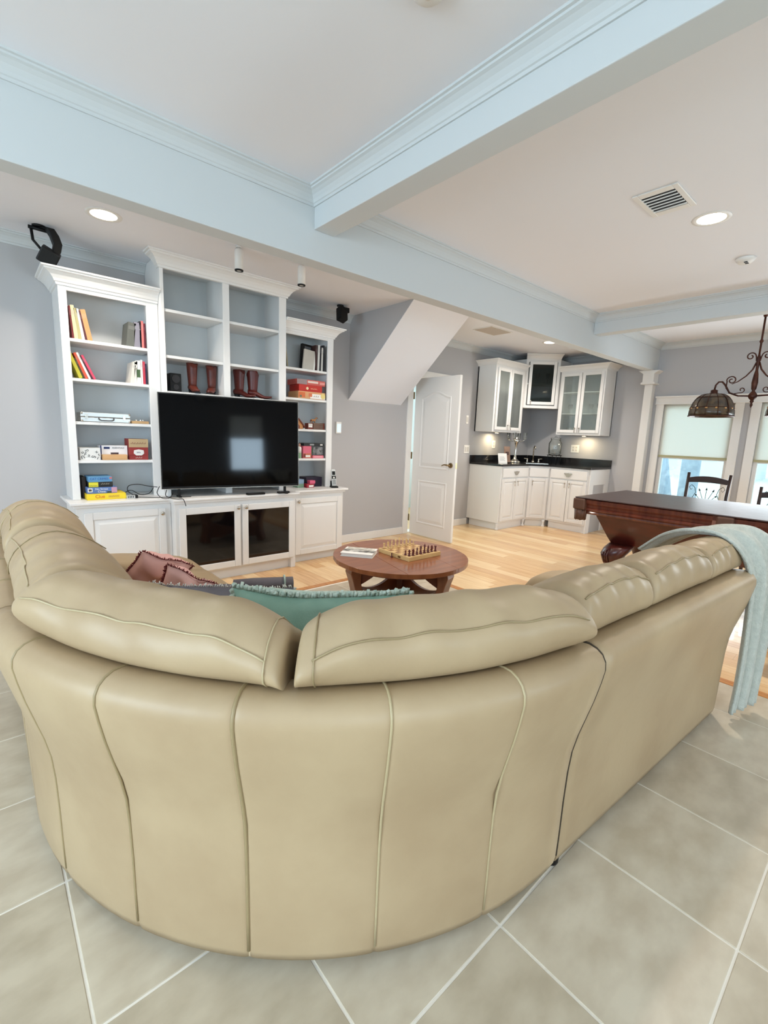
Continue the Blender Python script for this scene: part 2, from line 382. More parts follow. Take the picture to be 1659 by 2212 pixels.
def ssamples(a, b, step, seams=()):
    s = set([a, b]); n = max(2, int((b-a)/step))
    for i in range(n+1): s.add(a+(b-a)*i/n)
    for q in seams:
        for e in (-.03, -.015, -.007, -.003, 0, .003, .007, .015, .03): s.add(q+e)
    return sorted(s)
def back_shell(root, a, b, seams=(), dimples=(), end0=False, end1=False, straight=False):
    rings = []
    P = BACKP
    for s in ssamples(a, b, .05, seams):
        ring = []
        ex = 0
        if end0: ex = max(ex, 1-(s-a)/.05)
        if end1: ex = max(ex, 1-(b-s)/.05)
        for d, z in P:
            gr = sum(math.exp(-((s-q)/.006)**2)*.003+math.exp(-((s-q)/.03)**2)*.0008 for q in seams) if d > -.03 else 0
            for q, zz in dimples: gr += .008*math.exp(-(((s-q)/.03)**2+((z-zz)/.028)**2))
            dd = d-gr
            if ex > 0:
                dd = dd-(d+.06)*.35*ex*ex; z = z-(.03*ex*ex if z > .6 else 0)
            ring.append(sofa(s, dd, z))
        rings.append(ring)
    o = MB().loft(rings).build('back_frame', M_lea, root)
    return o
def welt(root, s, m, r=.0035, upto=None, prof=None, name='seam_welt', off=0.0015):
    P = prof or [(d, z) for d, z in BACKP if z > .03 and d > -.075]
    P = P[1:] if prof is None else P
    pts = [sofa(s, d+off-.0045, z) for d, z in P]
    return MB().tube(pts, r, 6).build(name, m, root)
CP = [(.006, .765), (.016, .80), (.018, .835), (.010, .868), (-.004, .888), (-.035, .915), (-.075, .932), (-.12, .934), (-.17, .918), (-.22, .885), (-.27, .835), (-.31, .76), (-.335, .66), (-.345, .56), (-.335, .47), (-.28, .445), (-.20, .45), (-.15, .50), (-.13, .60), (-.09, .70), (-.04, .745)]
def endf(u, e): return e+(1-e)*math.sqrt(max(0, 1-(max(0, u-.86)/.14)**2))
class Cushion:
    """puffy back cushion; pt(t, d, z) gives a point of its skin, so seams lie on it"""
    def __init__(s, s0, s1, bow=.06, zadd=0, lean=0, front=1.0, seed=0, endin=.82, arch=0, drop=(0, 0), P=CP):
        rnd = random.Random(seed); s.ph = [rnd.uniform(0, 6.3) for _ in range(6)]
        s.s0, s.s1, s.bow, s.zadd, s.lean, s.front, s.endin, s.arch, s.drop, s.P = s0, s1, bow, zadd, lean, front, endin, arch, drop, P
    def pt(s, t, d, z, out=0):
        u = abs(2*t-1); f = .45 if u > 1 else endf(u, s.endin)
        wgt = min(1, max(0, (z-.74)/.14)); wgt = wgt*wgt*(3-2*wgt)
        dd = -.16+(d+.16)*(1 if d > -.16 else s.front)
        dd = -.16+(dd+.16)*(1-(1-f)*.5); zz = .70+(z-.70)*(1-(1-f)*.42)
        dd += s.bow*u*u*wgt+s.lean*wgt
        k = max(0, (u-.55)/.45)**2
        zz += s.zadd*wgt*(1-.35*u*u)-s.arch*wgt*u*u-(s.drop[0] if t < .5 else s.drop[1])*k*wgt
        ph = s.ph
        wr = (sin(9*t*pi+ph[0]+z*11)*.0035+sin(23*t+ph[1]+d*34)*.0012+sin(47*t+ph[2]+z*60)*.0013)*wgt
        # puckers that run in from the end seams
        e = max(0, (u-.75)/.25); wr += .0025*e*sin(z*90+d*70+ph[3])*wgt
        return sofa(s.s0+(s.s1-s.s0)*min(1, max(0, t)), dd+wr*.6+out, zz+wr+out*.6)
    def make(s, root, seam, seam_end=None, te=()):
        ts = [-.004, .0, .008, .02, .035, .055, .08, .12]+[.12+.76*i/22 for i in range(1, 22)]+[.88, .92, .945, .965, .98, .992, 1.0, 1.004]
        MB().loft([[s.pt(t, d, z) for d, z in s.P] for t in ts]).build('back_cushion', M_lea, root, sub=1)
        d, z = s.P[4]
        MB().tube([s.pt(.045+.91*k/44, d, z, .0005) for k in range(45)], .0024, 6).build('seam_welt', seam, root)
        for t in te: MB().tube([s.pt(t, d, z, .0005) for d, z in s.P[0:11]], .0020, 6).build('seam_welt', seam_end or seam, root)
def seat(root, a, b, dfront=-.93, name='seat_cushion', z0=.20, z1=.46):
    P = [(-.14, z0), (-.14, z1-.02), (-.2, z1), ((dfront-.2)/2, z1+.012), (dfront+.05, z1), (dfront+.012, z1-.025), (dfront, z1-.07), (dfront+.01, z0)]
    rings = [[sofa(s, d, z) for d, z in P] for s in ssamples(a, b, .08)]
    return MB().loft(rings).build(name, M_lea, root)
def plinth(root, a, b, dfront=-.90):
    P = [(-.02, .045), (-.02, .22), (dfront, .22), (dfront, .045)]
    return MB().loft([[sofa(s, d, z) for d, z in P] for s in ssamples(a, b, .08)], sm=False).build('seat_base', M_lea, root)
def foot(root, s, d):
    p = sofa(s, d, 0); return MB().lathe([(.018, 0), (.022, .01), (.024, .05), (.024, .06)], (p.x, p.y, 0), 12).build('foot', M_black, root)

wedge = thing('sectional_corner', (SC.x, SC.y, 0), 'curved beige leather corner unit of the sectional sofa, nearest the camera', 'sofa', 'units of the leather sectional')
seamth = [195, 210, 225, 240, 255]
back_shell(wedge, .004, SA-.004, [sd(t) for t in seamth], [(sd(223.6), .44), (sd(239), .44), (sd(210), .45), (sd(255), .43)])
for t, m in zip(seamth, (M_weld, M_weld, M_weld, M_weltl, M_weltl)): welt(wedge, sd(t), m, .0034 if t != 225 else .0045)
C1 = (sd(192), sd(229.3)); C2 = (sd(230.6), sd(268))
Cushion(*C1, bow=.065, zadd=-.028, seed=1, lean=-.01, drop=(.0, .055)).make(wedge, M_weltl, te=(.955,))
Cushion(*C2, bow=.06, zadd=-.012, seed=2, lean=.012, drop=(.045, .030)).make(wedge, M_weld, te=(.05,))
seat(wedge, .01, SA-.01, -.92); plinth(wedge, .01, SA-.01, -.90)
for t in (186, 225, 264): foot(wedge, sd(t), -.05); foot(wedge, sd(t), -.8)

LS = -1.36; RS = SA+1.42
left = thing('sectional_straight_unit', tuple(sofa(-.7, -.5, 0)), 'straight beige leather unit of the sectional at the left edge, in front of the built-in', 'sofa', 'units of the leather sectional')
back_shell(left, LS, -.004, [-.30, -.62, -.94], [], end0=True)
for q in (-.30, -.62, -.94): welt(left, q, M_weld)
A1 = (-.62, .16); A2 = (-1.24, -.64)
Cushion(*A1, bow=.02, zadd=-.03, seed=3, lean=-.03, front=1.1, endin=.76, arch=.03).make(left, M_weltl, M_weld, te=(.35,))
Cushion(*A2, bow=.02, seed=4, lean=-.03, front=1.1, endin=.76, arch=.03).make(left, M_weltl, te=(.4,))
seat(left, LS+.33, -.01, -.97); plinth(left, LS+.02, -.01, -.95)
# padded arm that slopes down to the front
rings = []
for i, (d, zt) in enumerate(((-.02, .54), (-.10, .585), (-.3, .585), (-.55, .565), (-.80, .52), (-.93, .475), (-.985, .40), (-.995, .25), (-.99, .06))):
    y0, y1 = LS+.02, LS+.32; zt0 = zt
    rings.append([sofa(y0, d, .045), sofa(y0, d, max(.05, zt0-.05)), sofa(y0+.02, d, max(.05, zt0-.015)), sofa(y0+.07, d, zt0), sofa(y1-.07, d, zt0), sofa(y1-.02, d, max(.05, zt0-.02)), sofa(y1, d, max(.05, zt0-.06)), sofa(y1, d, .045)])
MB().loft(rings).build('arm', M_lea, left, sub=1)
foot(left, LS+.1, -.06); foot(left, -.1, -.06); foot(left, LS+.1, -.88)

right = thing('sectional_straight_unit', tuple(sofa(SA+.75, -.5, 0)), 'straight beige leather unit of the sectional on the right, blue throw over its end', 'sofa', 'units of the leather sectional')
back_shell(right, SA+.006, RS, [], [], end1=True)
welt(right, SA+.004, M_gap, .003)
B1, B2, B3 = (SA+.0, SA+.445), (SA+.45, SA+1.00), (SA+1.005, SA+1.38)
CPR = [(d, z-(.055*min(1, max(0, (-d-.03)/.16)) if z > .7 and i < 12 else 0)) for i, (d, z) in enumerate(CP)]
for k, (b_, za) in enumerate(((B1, .0), (B2, .0), (B3, -.012))):
    Cushion(*b_, bow=.008, zadd=za, seed=8+k, lean=-.012, front=1.3, endin=.78, arch=.022, drop=(.0, .02), P=CPR).make(right, M_weld)
seat(right, SA+.01, RS-.3, -.97); plinth(right, SA+.01, RS-.02, -.95)
rings = []
for i, (d, zt) in enumerate(((-.02, .53), (-.10, .58), (-.3, .59), (-.60, .575), (-.85, .55), (-.95, .50), (-.985, .42), (-.995, .25), (-.99, .06))):
    y0, y1 = RS-.02, RS-.30; zt0 = zt
    rings.append([sofa(y0, d, .045), sofa(y0, d, max(.05, zt0-.05)), sofa(y0-.02, d, max(.05, zt0-.015)), sofa(y0-.07, d, zt0), sofa(y1+.07, d, zt0), sofa(y1+.02, d, max(.05, zt0-.02)), sofa(y1, d, max(.05, zt0-.06)), sofa(y1, d, .045)])
MB().loft(rings).build('arm', M_lea, right, sub=1)
foot(right, SA+.03, -.03); foot(right, RS-.06, -.06); foot(right, RS-.1, -.88)

# ================================================================ throw pillows
def pillow(name, m, ctr, w, h, t, rot, label, group=None, seed=0, sag=0, fr=None, crease=None, kind=1):
    rnd = random.Random(seed); root = thing(name, ctr, label, 'pillow', group, rot=rot)
    n = 22; v = []; f = []
    for side in (1, -1):
        o = len(v)
        for i in range(n+1):
            for j in range(n+1):
                a, b = 2*i/n-1, 2*j/n-1
                pin = 1-.07*(1-a*a)*(abs(b)**3); pin2 = 1-.07*(1-b*b)*(abs(a)**3)
                th = (max(0, (1-a**4)*(1-b**4)))**.55*t/2
                x = a*w/2*pin2; y = b*h/2*pin
                wv = sin(a*5+seed)*.006+sin(b*7+a*3+seed*2)*.006
                z = side*th+wv*(1-abs(a))*2
                if sag: y -= sag*max(0, b)*(1-a*a)
                if crease: z -= side*crease*math.exp(-((a-.1-.3*b)/.16)**2)*max(0, 1-abs(b-.3))
                v.append((x, y, z))
        for i in range(n):
            for j in range(n):
                q = (o+i*(n+1)+j, o+(i+1)*(n+1)+j, o+(i+1)*(n+1)+j+1, o+i*(n+1)+j+1)
                f.append(q if side > 0 else q[::-1])
    c = MB(); c.add(v, f, True); o = c.build('pillow_cover', m, root, local=True)
    if fr:
        e = MB(); N = 260
        for k in range(N):
            p = k/N*4; sI = int(p); q = (p-sI)*2-1
            a, b = ((q, 1), (1, -q), (-q, -1), (-1, q))[sI]
            pin = 1-.07*(1-a*a)*(abs(b)**3); pin2 = 1-.07*(1-b*b)*(abs(a)**3)
            x, y = a*w/2*pin2, b*h/2*pin
            if sag: y -= sag*max(0, b)*(1-a*a)
            nx, ny = ((0, 1), (1, 0), (0, -1), (-1, 0))[sI]
            L = fr[1]*rnd.uniform(.6, 1.2); t1 = rnd.uniform(-.3, .3); z0 = sin(a*5+seed)*.006
            e.tube([(x, y, z0), (x+nx*L*.6+ny*t1*L, y+ny*L*.6+nx*t1*L, z0+rnd.uniform(-.3, .5)*L), (x+nx*L+ny*t1*L*2, y+ny*L+nx*t1*L*2, z0+rnd.uniform(-.8, .8)*L)], fr[2] if len(fr) > 2 else .0022, 4)
        fo = e.build('fringe', fr[0], root, local=True); fo['kind'] = 'stuff'
    return root
M_green = mat('sage_velvet', (118, 152, 134), .9, col2=(132, 164, 146), nscale=9, bump=.3, bscale=180, sheen=.4)
M_fleece = mat('sage_fleece', (196, 208, 196), .95, col2=(164, 184, 170), nscale=60, bump=.5, bscale=110, dist=.003)
M_pink = mat('dusty_pink_cloth', (214, 164, 156), .9, col2=(226, 178, 168), nscale=7, bump=.4, bscale=60)
M_grey = mat('charcoal_cloth', (92, 86, 90), .9, col2=(108, 102, 106), nscale=8, bump=.4, bscale=80)
def lean_rot(a, tilt, roll=0):
    """x axis horizontal at angle a, y axis up leaning by tilt towards the z side"""
    X = Vector((cos(R(a)), sin(R(a)), 0)); U = Vector((0, 0, 1)); Zv = X.cross(U)
    Y = (U*cos(R(tilt))-Zv*sin(R(tilt))*-1).normalized(); Zv = X.cross(Y)
    m = Matrix((X, Y, Zv)).transposed() @ Matrix.Rotation(R(roll), 3, 'Z')
    return m.to_euler()
p = pillow('throw_pillow', M_green, (.83, 1.235, .598), .58, .38, .16, lean_rot(-38.5, 4), 'sage green velvet pillow with a fleecy front, standing on the corner seat', seed=3, sag=.014, fr=(M_fleece, .016, .007))
# fleecy front of the green pillow
q = pillow('tmp', M_fleece, (0, 0, 0), .58, .385, .17, (0, 0, 0), 'x', seed=3, sag=.014)
fc = q.children[0]; me = fc.data; fc.parent = p; fc.name = 'fleece_front'; OFF[fc] = Vector()
bm = bmesh.new(); bm.from_mesh(me); bmesh.ops.delete(bm, geom=[v for v in bm.verts if v.co.z > .012], context='VERTS'); bm.to_mesh(me); bm.free()
fc.location = (0, .0, -.006); bpy.data.objects.remove(q)
s_ = fc.modifiers.new('s', 'SOLIDIFY'); s_.thickness = .010; s_.offset = 1
pillow('throw_pillow', M_grey, (.615, 1.54, .635), .50, .25, .12, lean_rot(-40, 6, 0), 'charcoal grey pillow with pale frayed edges, left of the green one', seed=5, fr=(mat('frayed_cream', (206, 200, 190), .9), .010))
pillow('throw_pillow', M_pink, (.665, 2.10, .56), .23, .23, .10, lean_rot(-44, 22, -28), 'dusty pink pillow with dark red fringe, the nearer of two, one corner up', 'pink pillows on the left unit', seed=7, fr=(mat('fringe_red', (112, 42, 44), .9), .010), crease=.05)
pillow('throw_pillow', M_pink, (.635, 2.44, .575), .25, .25, .11, lean_rot(-22, 40, -30), 'dusty pink pillow lying back behind the other pink one, by the sofa arm', 'pink pillows on the left unit', seed=9, fr=(MATS['fringe_red'], .010), crease=.03)
t = thing('bolster', (1.05, 2.10, .525), 'small dark charcoal bolster at the seat edge behind the green pillow', 'pillow', rz=R(-24))
MB().loft([[(x, r*cos(a), r*.8*sin(a)) for a in (2*pi*i/14 for i in range(14))] for x, r in ((-.15, .02), (-.148, .036), (-.05, .040), (.05, .038), (.148, .036), (.15, .02))]).build('bolster_cover', M_grey, t, local=True)
MB().cyl((.10, 0, 0), (.108, 0, 0), .041, 14).build('band', M_fleece, t, local=True)

# blue throw over the far end of the right unit
M_throw = mat('throw_blue', (180, 184, 174), .95, col2=(192, 195, 184), nscale=40, bump=.8, bscale=150, dist=.006, sheen=.3)
th_ = thing('throw_blanket', (2.72, .40, 0), 'pale blue knitted throw hanging over the far end of the right sofa unit', 'blanket')
path = [((2.66, .86, .76), .10), ((2.65, .76, .845), .13), ((2.64, .68, .888), .17), ((2.64, .60, .914), .20), ((2.68, .50, .912), .21), ((2.71, .43, .86), .20), ((2.73, .392, .77), .17), ((2.735, .378, .66), .15), ((2.735, .374, .50), .135), ((2.735, .372, .35), .125), ((2.73, .372, .20), .12), ((2.72, .374, .05), .12)]
def cat(pts, n):
    out = []; k = len(pts)
    for i in range(k-1):
        p0, p1, p2, p3 = pts[max(0, i-1)], pts[i], pts[i+1], pts[min(k-1, i+2)]
        for j in range(n):
            t = j/n; out.append(.5*((2*p1)+(-p0+p2)*t+(2*p0-5*p1+4*p2-p3)*t*t+(-p0+3*p1-3*p2+p3)*t**3))
    out.append(pts[-1]); return out
pc = cat([Vector(a[0]+(a[1],)) for a in path], 5)
rings = []
for i, q in enumerate(pc):
    a = pc[min(i+1, len(pc)-1)]-pc[max(i-1, 0)]; T = Vector(a[:3]).normalized(); X = Vector((.97, -.22, 0)); Nn = X.cross(T).normalized()
    if Nn.y > 0 and i > len(pc)*.5: Nn = -Nn
    if i <= len(pc)*.5 and Nn.z < 0: Nn = -Nn
    fr = min(1, i/len(pc)*1.6)
    rings.append([Vector(q[:3])+X*(q[3]*(2*j/28-1))+Nn*(.012*fr*sin(j*1.1+.25*i*.2)+.010*sin(j*.55+1)) for j in range(29)])
bl = MB().loft(rings, closed=False, cap=False).build('throw_cloth', M_throw, th_); s_ = bl.modifiers.new('s', 'SOLIDIFY'); s_.thickness = .012

# ================================================================ coffee table
M_tab = mat('table_cherry', (150, 90, 54), .30, col2=(128, 72, 42), nscale=4, stretch=(1, 7, 1), coat=.3)
M_tabd = mat('table_cherry_dark', (118, 58, 32), .35, col2=(98, 46, 26), nscale=5)
TC = (2.235, 2.335); TZ = .455
ct = thing('coffee_table', (*TC, 0), 'round reddish brown wooden coffee table with arched legs, chess set on top', 'table', rz=0)
XS = [-.4825, -.19, .19, .4825]
for k in range(3):       # top joined from three boards
    x0, x1 = XS[k]+.0006, XS[k+1]-.0006; Rr = .4825; po = []
    m_ = 14
    for i in range(m_+1):
        x = x0+(x1-x0)*i/m_; po.append((x, -math.sqrt(max(0, Rr*Rr-x*x))))
    for i in range(m_, -1, -1):
        x = x0+(x1-x0)*i/m_; po.append((x, math.sqrt(max(0, Rr*Rr-x*x))))
    q = []
    for p_ in po:
        if not q or (Vector(p_)-Vector(q[-1])).length > 1e-4: q.append(p_)
    if (Vector(q[0])-Vector(q[-1])).length < 1e-4: q.pop()
    MB().prism([(a*cos(R(-14))-b*sin(R(-14)), a*sin(R(-14))+b*cos(R(-14))) for a, b in q], .030, at=TZ-.030).build('top_board', M_tab, ct, bevel=.0012, seg=1, local=True)
MB().lathe([(.34, TZ-.055), (.43, TZ-.050), (.44, TZ-.031), (.3, TZ-.031)], n=48).build('top_rim', M_tabd, ct, local=True)
for k in range(3):
    a = R(46+120*k); M = Matrix.Rotation(a, 4, 'Z')
    prof = [(.33, 0), (.40, 0), (.405, .03), (.375, .12), (.365, .22), (.385, .30), (.405, .36), (.40, .40), (.34, .40), (.325, .36), (.33, .30), (.31, .22), (.315, .10)]
    MB().prism(prof, .11, M=M, axis='y', at=-.055).build('leg', M_tab, ct, bevel=.006, local=True)
    # apron with an arch cut below the top, stretcher with a scalloped hole lower down
    b = R(46+60+120*k); M2 = Matrix.Rotation(b, 4, 'Z'); hw = .30; n = 16
    top = [(hw*(1-2*i/n), .40) for i in range(n+1)]; bot = [(-hw+2*hw*i/n, .40-.015-.13*max(0, (abs(2*i/n-1)-.45)/.55)**.8) for i in range(n+1)]
    MB().prism(top+bot, .022, M=M2, axis='x', at=.175).build('apron', M_tabd, ct, local=True)
    hi = [(hw*(1-2*i/n), .275-.085*(1-(2*i/n-1)**2)) for i in range(n+1)]
    lo = [(-hw, .06), (-.14, .06), (-.10, .075), (-.06, .10), (-.045, .09), (-.02, .115), (0, .14), (.02, .115), (.045, .09), (.06, .10), (.10, .075), (.14, .06), (hw, .06)]
    MB().prism(hi+lo, .022, M=M2, axis='x', at=.175).build('stretcher', M_tab, ct, local=True)
# hardback with a photo cover
bk = thing('hardback_book', (1.995, 2.51, TZ+.0125), 'white hardback photo book lying on the coffee table, left of the chess set', 'book', rz=R(-52))
M_paper = mat('paper', (236, 234, 226), .8)
box('page_block', M_paper, -.108, -.088, -.010, .112, .088, .010, bk, local=True)
box('cover', M_pwhite, -.115, -.093, .010, .115, .093, .0125, bk, .0005, local=True)
box('cover', M_pwhite, -.115, -.093, -.0122, .115, .093, -.010, bk, .0005, local=True)
box('cover_photo', mat('photo_print', (214, 212, 204), .4, col2=(74, 72, 66), nscale=26), -.114, -.040, .0126, .114, .030, .013, bk, local=True)
box('cover_photo', mat('photo_print_pale', (228, 224, 212), .4, col2=(168, 164, 150), nscale=30), -.10, .034, .0126, .10, .09, .013, bk, local=True)
# chess set
M_cl = mat('chess_maple', (226, 194, 138), .4, col2=(212, 178, 120)); M_cd = mat('chess_rosewood', (92, 28, 26), .35); M_csq = mat('chess_square_dark', (150, 104, 62), .4)
CB = (2.31, 2.32); CA = R(-90); BW = .32; sq = BW*.94/8
cb = thing('chess_board', (*CB, TZ), 'folding light wooden chess board in the middle of the coffee table', 'chess board', rz=CA)
box('case_half', M_cl, -BW/2, -BW/2, 0, -.0006, BW/2, .030, cb, .002, local=True); box('case_half', M_cl, .0006, -BW/2, 0, BW/2, BW/2, .030, cb, .002, local=True)
mb = MB()
for i in range(8):
    for j in range(8):
        if (i+j) % 2 == 0:
            x, y = -BW*.47+i*sq, -BW*.47+j*sq; mb.box(x, y, .030, x+sq, y+sq, .0305)
mb.build('dark_squares', M_csq, cb, local=True)['kind'] = 'stuff'
box('clasp', M_brass, .05, -BW/2-.003, .008, .075, -BW/2, .020, cb, local=True)
PF = {'pawn': [(.0085, 0), (.009, .003), (.006, .007), (.0035, .014), (.003, .018), (.0055, .020), (.003, .022), (.0052, .027), (.004, .031), (.0005, .033)],
 'rook': [(.0095, 0), (.010, .003), (.0065, .008), (.0050, .020), (.0050, .026), (.0080, .029), (.0080, .036), (.0055, .036), (.0050, .033)],
 'bishop': [(.0095, 0), (.010, .003), (.006, .008), (.0035, .022), (.0035, .028), (.0065, .031), (.0035, .033), (.0062, .040), (.0040, .047), (.0015, .050), (.002, .053), (.0004, .055)],
 'queen': [(.0105, 0), (.011, .003), (.007, .009), (.0042, .026), (.004, .036), (.0075, .039), (.005, .041), (.0085, .052), (.0070, .054), (.003, .055), (.0028, .059), (.0004, .060)],
 'king': [(.0105, 0), (.011, .003), (.007, .009), (.0045, .028), (.0042, .040), (.0078, .043), (.005, .045), (.0080, .056), (.0060, .059), (.002, .060)]}
def piece(kind, m):
    mb = MB()
    if kind == 'knight':
        mb.lathe([(.0095, 0), (.010, .003), (.0065, .008), (.006, .012)], n=12)
        mb.prism([(-.006, .011), (.006, .011), (.007, .020), (.003, .028), (.009, .032), (.010, .036), (.004, .042), (.0, .046), (-.003, .042), (-.007, .034)], .008, axis='y', at=-.004)
    else:
        mb.lathe(PF[kind], n=12)
        if kind == 'king': mb.box(-.0015, -.0015, .059, .0015, .0015, .068).box(-.004, -.0012, .062, .004, .0012, .065)
        if kind == 'rook':
            for a in range(4): mb.box(-.0025, .0045, .035, .0025, .0082, .0395, M=Matrix.Rotation(a*pi/2, 4, 'Z'))
    return mb
MESH = {}
def put(kind, side, c, r):
    key = (kind, side)
    if key not in MESH:
        o = piece(kind, M_cl if side == 'white' else M_cd).build('chess_'+kind, M_cl if side == 'white' else M_cd, None, bevel=0); MESH[key] = o.data; bpy.data.objects.remove(o)
    o = bpy.data.objects.new('chess_'+kind, MESH[key]); COL.objects.link(o)
    x = -BW*.47+(c+.5)*sq; y = -BW*.47+(r+.5)*sq
    o.location = (CB[0]+x*cos(CA)-y*sin(CA), CB[1]+x*sin(CA)+y*cos(CA), TZ+.0306); o.rotation_euler = (0, 0, CA+(pi/2 if side == 'white' else -pi/2))
    return o
back = ['rook', 'knight', 'bishop', 'queen', 'king', 'bishop', 'knight', 'rook']
names = ['', '', '', '', '', '', '', '']
ORD = ['first', 'second', 'third', 'fourth', 'fifth', 'sixth', 'seventh', 'eighth']
for c in range(8):
    k = back[c]
    for side, cc, cp in (('white', 0, 1), ('dark', 7, 6)):
        col = 'pale maple' if side == 'white' else 'dark red'
        tag(put(k, side, cc, c), '%s chess %s, %s from the left in the back row of its army' % (col, k, ORD[c]), 'chess piece', '%s chess pieces' % col)
        if (side, c) != ('dark', 2): tag(put('pawn', side, cp, c), '%s chess pawn, %s square from the left in its row' % (col, ORD[c]), 'chess piece', '%s chess pawns on the board' % col)
tag(put('pawn', 'dark', 3.6, -1.2), 'dark red chess pawn standing off the board on the table', 'chess piece').location.z = TZ

# ================================================================ built-in cabinets on the back wall
def raised_door(root, name, x0, x1, z0, z1, y, knob=None, m=M_cab, glassy=False, arch=False, label=None):
    """door facing -Y with its face at y; returns the door part"""
    t = .020; fr = .055
    w = MB()
    if glassy:
        w.box(x0, y, z0, x0+fr, y+t, z1).box(x1-fr, y, z0, x1, y+t, z1).box(x0+fr, y, z0, x1-fr, y+t, z0+fr).box(x0+fr, y, z1-fr, x1-fr, y+t, z1)
    else:
        w.box(x0, y, z0, x0+fr, y+t, z1).box(x1-fr, y, z0, x1, y+t, z1).box(x0+fr, y, z0, x1-fr, y+t, z0+fr).box(x0+fr, y, z1-fr, x1-fr, y+t, z1).box(x0+fr, y+.009, z0+fr, x1-fr, y+t, z1-fr)
    d = w.build(name, m, root, bevel=.004)
    if glassy:
        box('pane', glassy, x0+fr, y+.008, z0+fr, x1-fr, y+.012, z1-fr, d)
    else:
        a, b, c, e = x0+fr+.008, x1-fr-.008, z0+fr+.008, z1-fr-.008; k = .03
        MB().loft([[(a, y+.009, c), (b, y+.009, c), (b, y+.009, e), (a, y+.009, e)], [(a+k, y+.001, c+k), (b-k, y+.001, c+k), (b-k, y+.001, e-k), (a+k, y+.001, e-k)]], sm=False).build('raised_panel', m, d)
    if knob:
        MB().lathe([(.006, 0), (.006, .012), (.015, .018), (.016, .024), (.010, .029), (.001, .030)], n=16, M=Matrix.Translation((knob[0], y, knob[1])) @ Matrix.Rotation(R(90), 4, 'X')).build('knob', M_chrome, d)
    return d
G3 = 'units of the white built-in'
def base_unit(x0, x1, yf, label, doors):
    r = thing('base_cabinet', ((x0+x1)/2, (yf+YW)/2, 0), label, 'cabinet', G3)
    w = MB(); w.box(x0, yf, .09, x1, YW-.002, .692); w.build('cabinet_body', M_cab, r, bevel=.002)
    box('toe_kick', M_cab, x0+.01, yf+.03, 0, x1-.01, YW-.01, .09, r)
    for x in (x0, x1-.05): box('foot_block', M_cab, x, yf-.002, 0, x+.05, yf+.05, .09, r, .003)
    return r
yL, yC = 3.93, 3.83
u = base_unit(.50, 1.149, yL, 'left base cabinet of the white built-in with one raised panel door', 1)
raised_door(u, 'door', .545, 1.105, .095, .655, yL-.021, (1.075, .615))
u = base_unit(1.151, 2.249, yC, 'middle base cabinet of the white built-in with two dark glass doors', 2)
M_dark = mat('smoked_glass', (8, 8, 10), .08, spec=.6, coat=.3)
w = raised_door(u, 'door', 1.175, 1.690, .105, .655, yC-.021, (1.665, .63), glassy=M_dark); w = raised_door(u, 'door', 1.708, 2.225, .105, .655, yC-.021, (1.735, .63), glassy=M_dark)
u = base_unit(2.251, 2.88, yL, 'right base cabinet of the white built-in with one raised panel door', 1)
raised_door(u, 'door', 2.30, 2.852, .085, .655, yL-.021, (2.325, .625))
# worktop over all three
ctop = thing('worktop', (1.7, 4.1, .69), 'long white worktop of the built-in, television standing on it', 'worktop')
def slab(z0, z1, o, name):
    p = [(.50-o, YW-.001), (.50-o, yL-o), (1.15-o*.6, yL-o), (1.15-o*.6, yC-o), (2.25+o*.6, yC-o), (2.25+o*.6, yL-o), (2.88+o, yL-o), (2.88+o, YW-.001)]
    MB().prism(p, z1-z0, at=z0).build(name, M_cab, ctop, bevel=.004)
slab(.715, .735, .040, 'worktop_slab'); slab(.692, .714, .018, 'edge_moulding')
# upper bookcases
def bookcase(x0, x1, yf, z1, ops, shelves, label, crown_on=True):
    r = thing('bookcase', ((x0+x1)/2, (yf+YW)/2, .735), label, 'bookcase', G3)
    st = .02
    box('back_panel', M_caback, x0, YW-.014, .736, x1, YW-.002, z1, r)
    box('side_panel', M_cab, x0, yf+.02, .736, x0+st, YW-.014, z1, r); box('side_panel', M_cab, x1-st, yf+.02, .736, x1, YW-.014, z1, r)
    box('top_panel', M_cab, x0+st, yf+.02, z1-.02, x1-st, YW-.014, z1, r)
    w = MB(); xs = [x0]+[v for a in ops for v in a[:2]]+[x1]
    zt = ops[0][2]
    for a, b in zip(xs[0::2], xs[1::2]): w.box(a, yf, .736, b, yf+.02, z1)
    for a in ops: w.box(a[0], yf, zt, a[1], yf+.02, z1)
    w.build('face_frame', M_cab, r, bevel=.002)
    for a, b in zip(ops[:-1], ops[1:]): box('divider', M_cab, (a[1]+b[0])/2-.02, yf+.02, .736, (a[1]+b[0])/2+.02, YW-.014, z1-.02, r)
    for op in ops:
        for z in shelves:
            box('shelf', M_cab, op[0]-(.03 if len(ops) == 1 else .005), yf+.012, z-.022, op[1]+(.03 if len(ops) == 1 else .005), YW-.014, z, r, .002)
    if crown_on:
        big = 1.25
        rings = []
        yf2 = yf
        left = x0 < 1; zc = z1
        # crown runs along the front and returns along the free side
        fr = (x0, x1); 
        path = [((x0, YW-.01), (0, 0)), ((x0, yf2), (-1, -1)), ((x1, yf2), (0, -1))] if left else [((x0, yf2), (0, -1)), ((x1, yf2), (1, -1)), ((x1, YW-.01), (1, 0))]
        if left: path[0] = ((x0, YW-.01), (-1, 0))
        for (px, py), (nx, ny) in path:
            rings.append([(px+nx*a*big, py+ny*a*big, zc+b*big+.02) for a, b in CROWN])
        MB().loft(rings, sm=False).build('crown', M_cab, r)
    return r
bkL = bookcase(.505, 1.149, 4.07, 2.32, [(.555, 1.065, 2.215)], [1.90, 1.625, 1.315, 1.03], 'left bookcase of the white built-in, crown moulding, books and games')
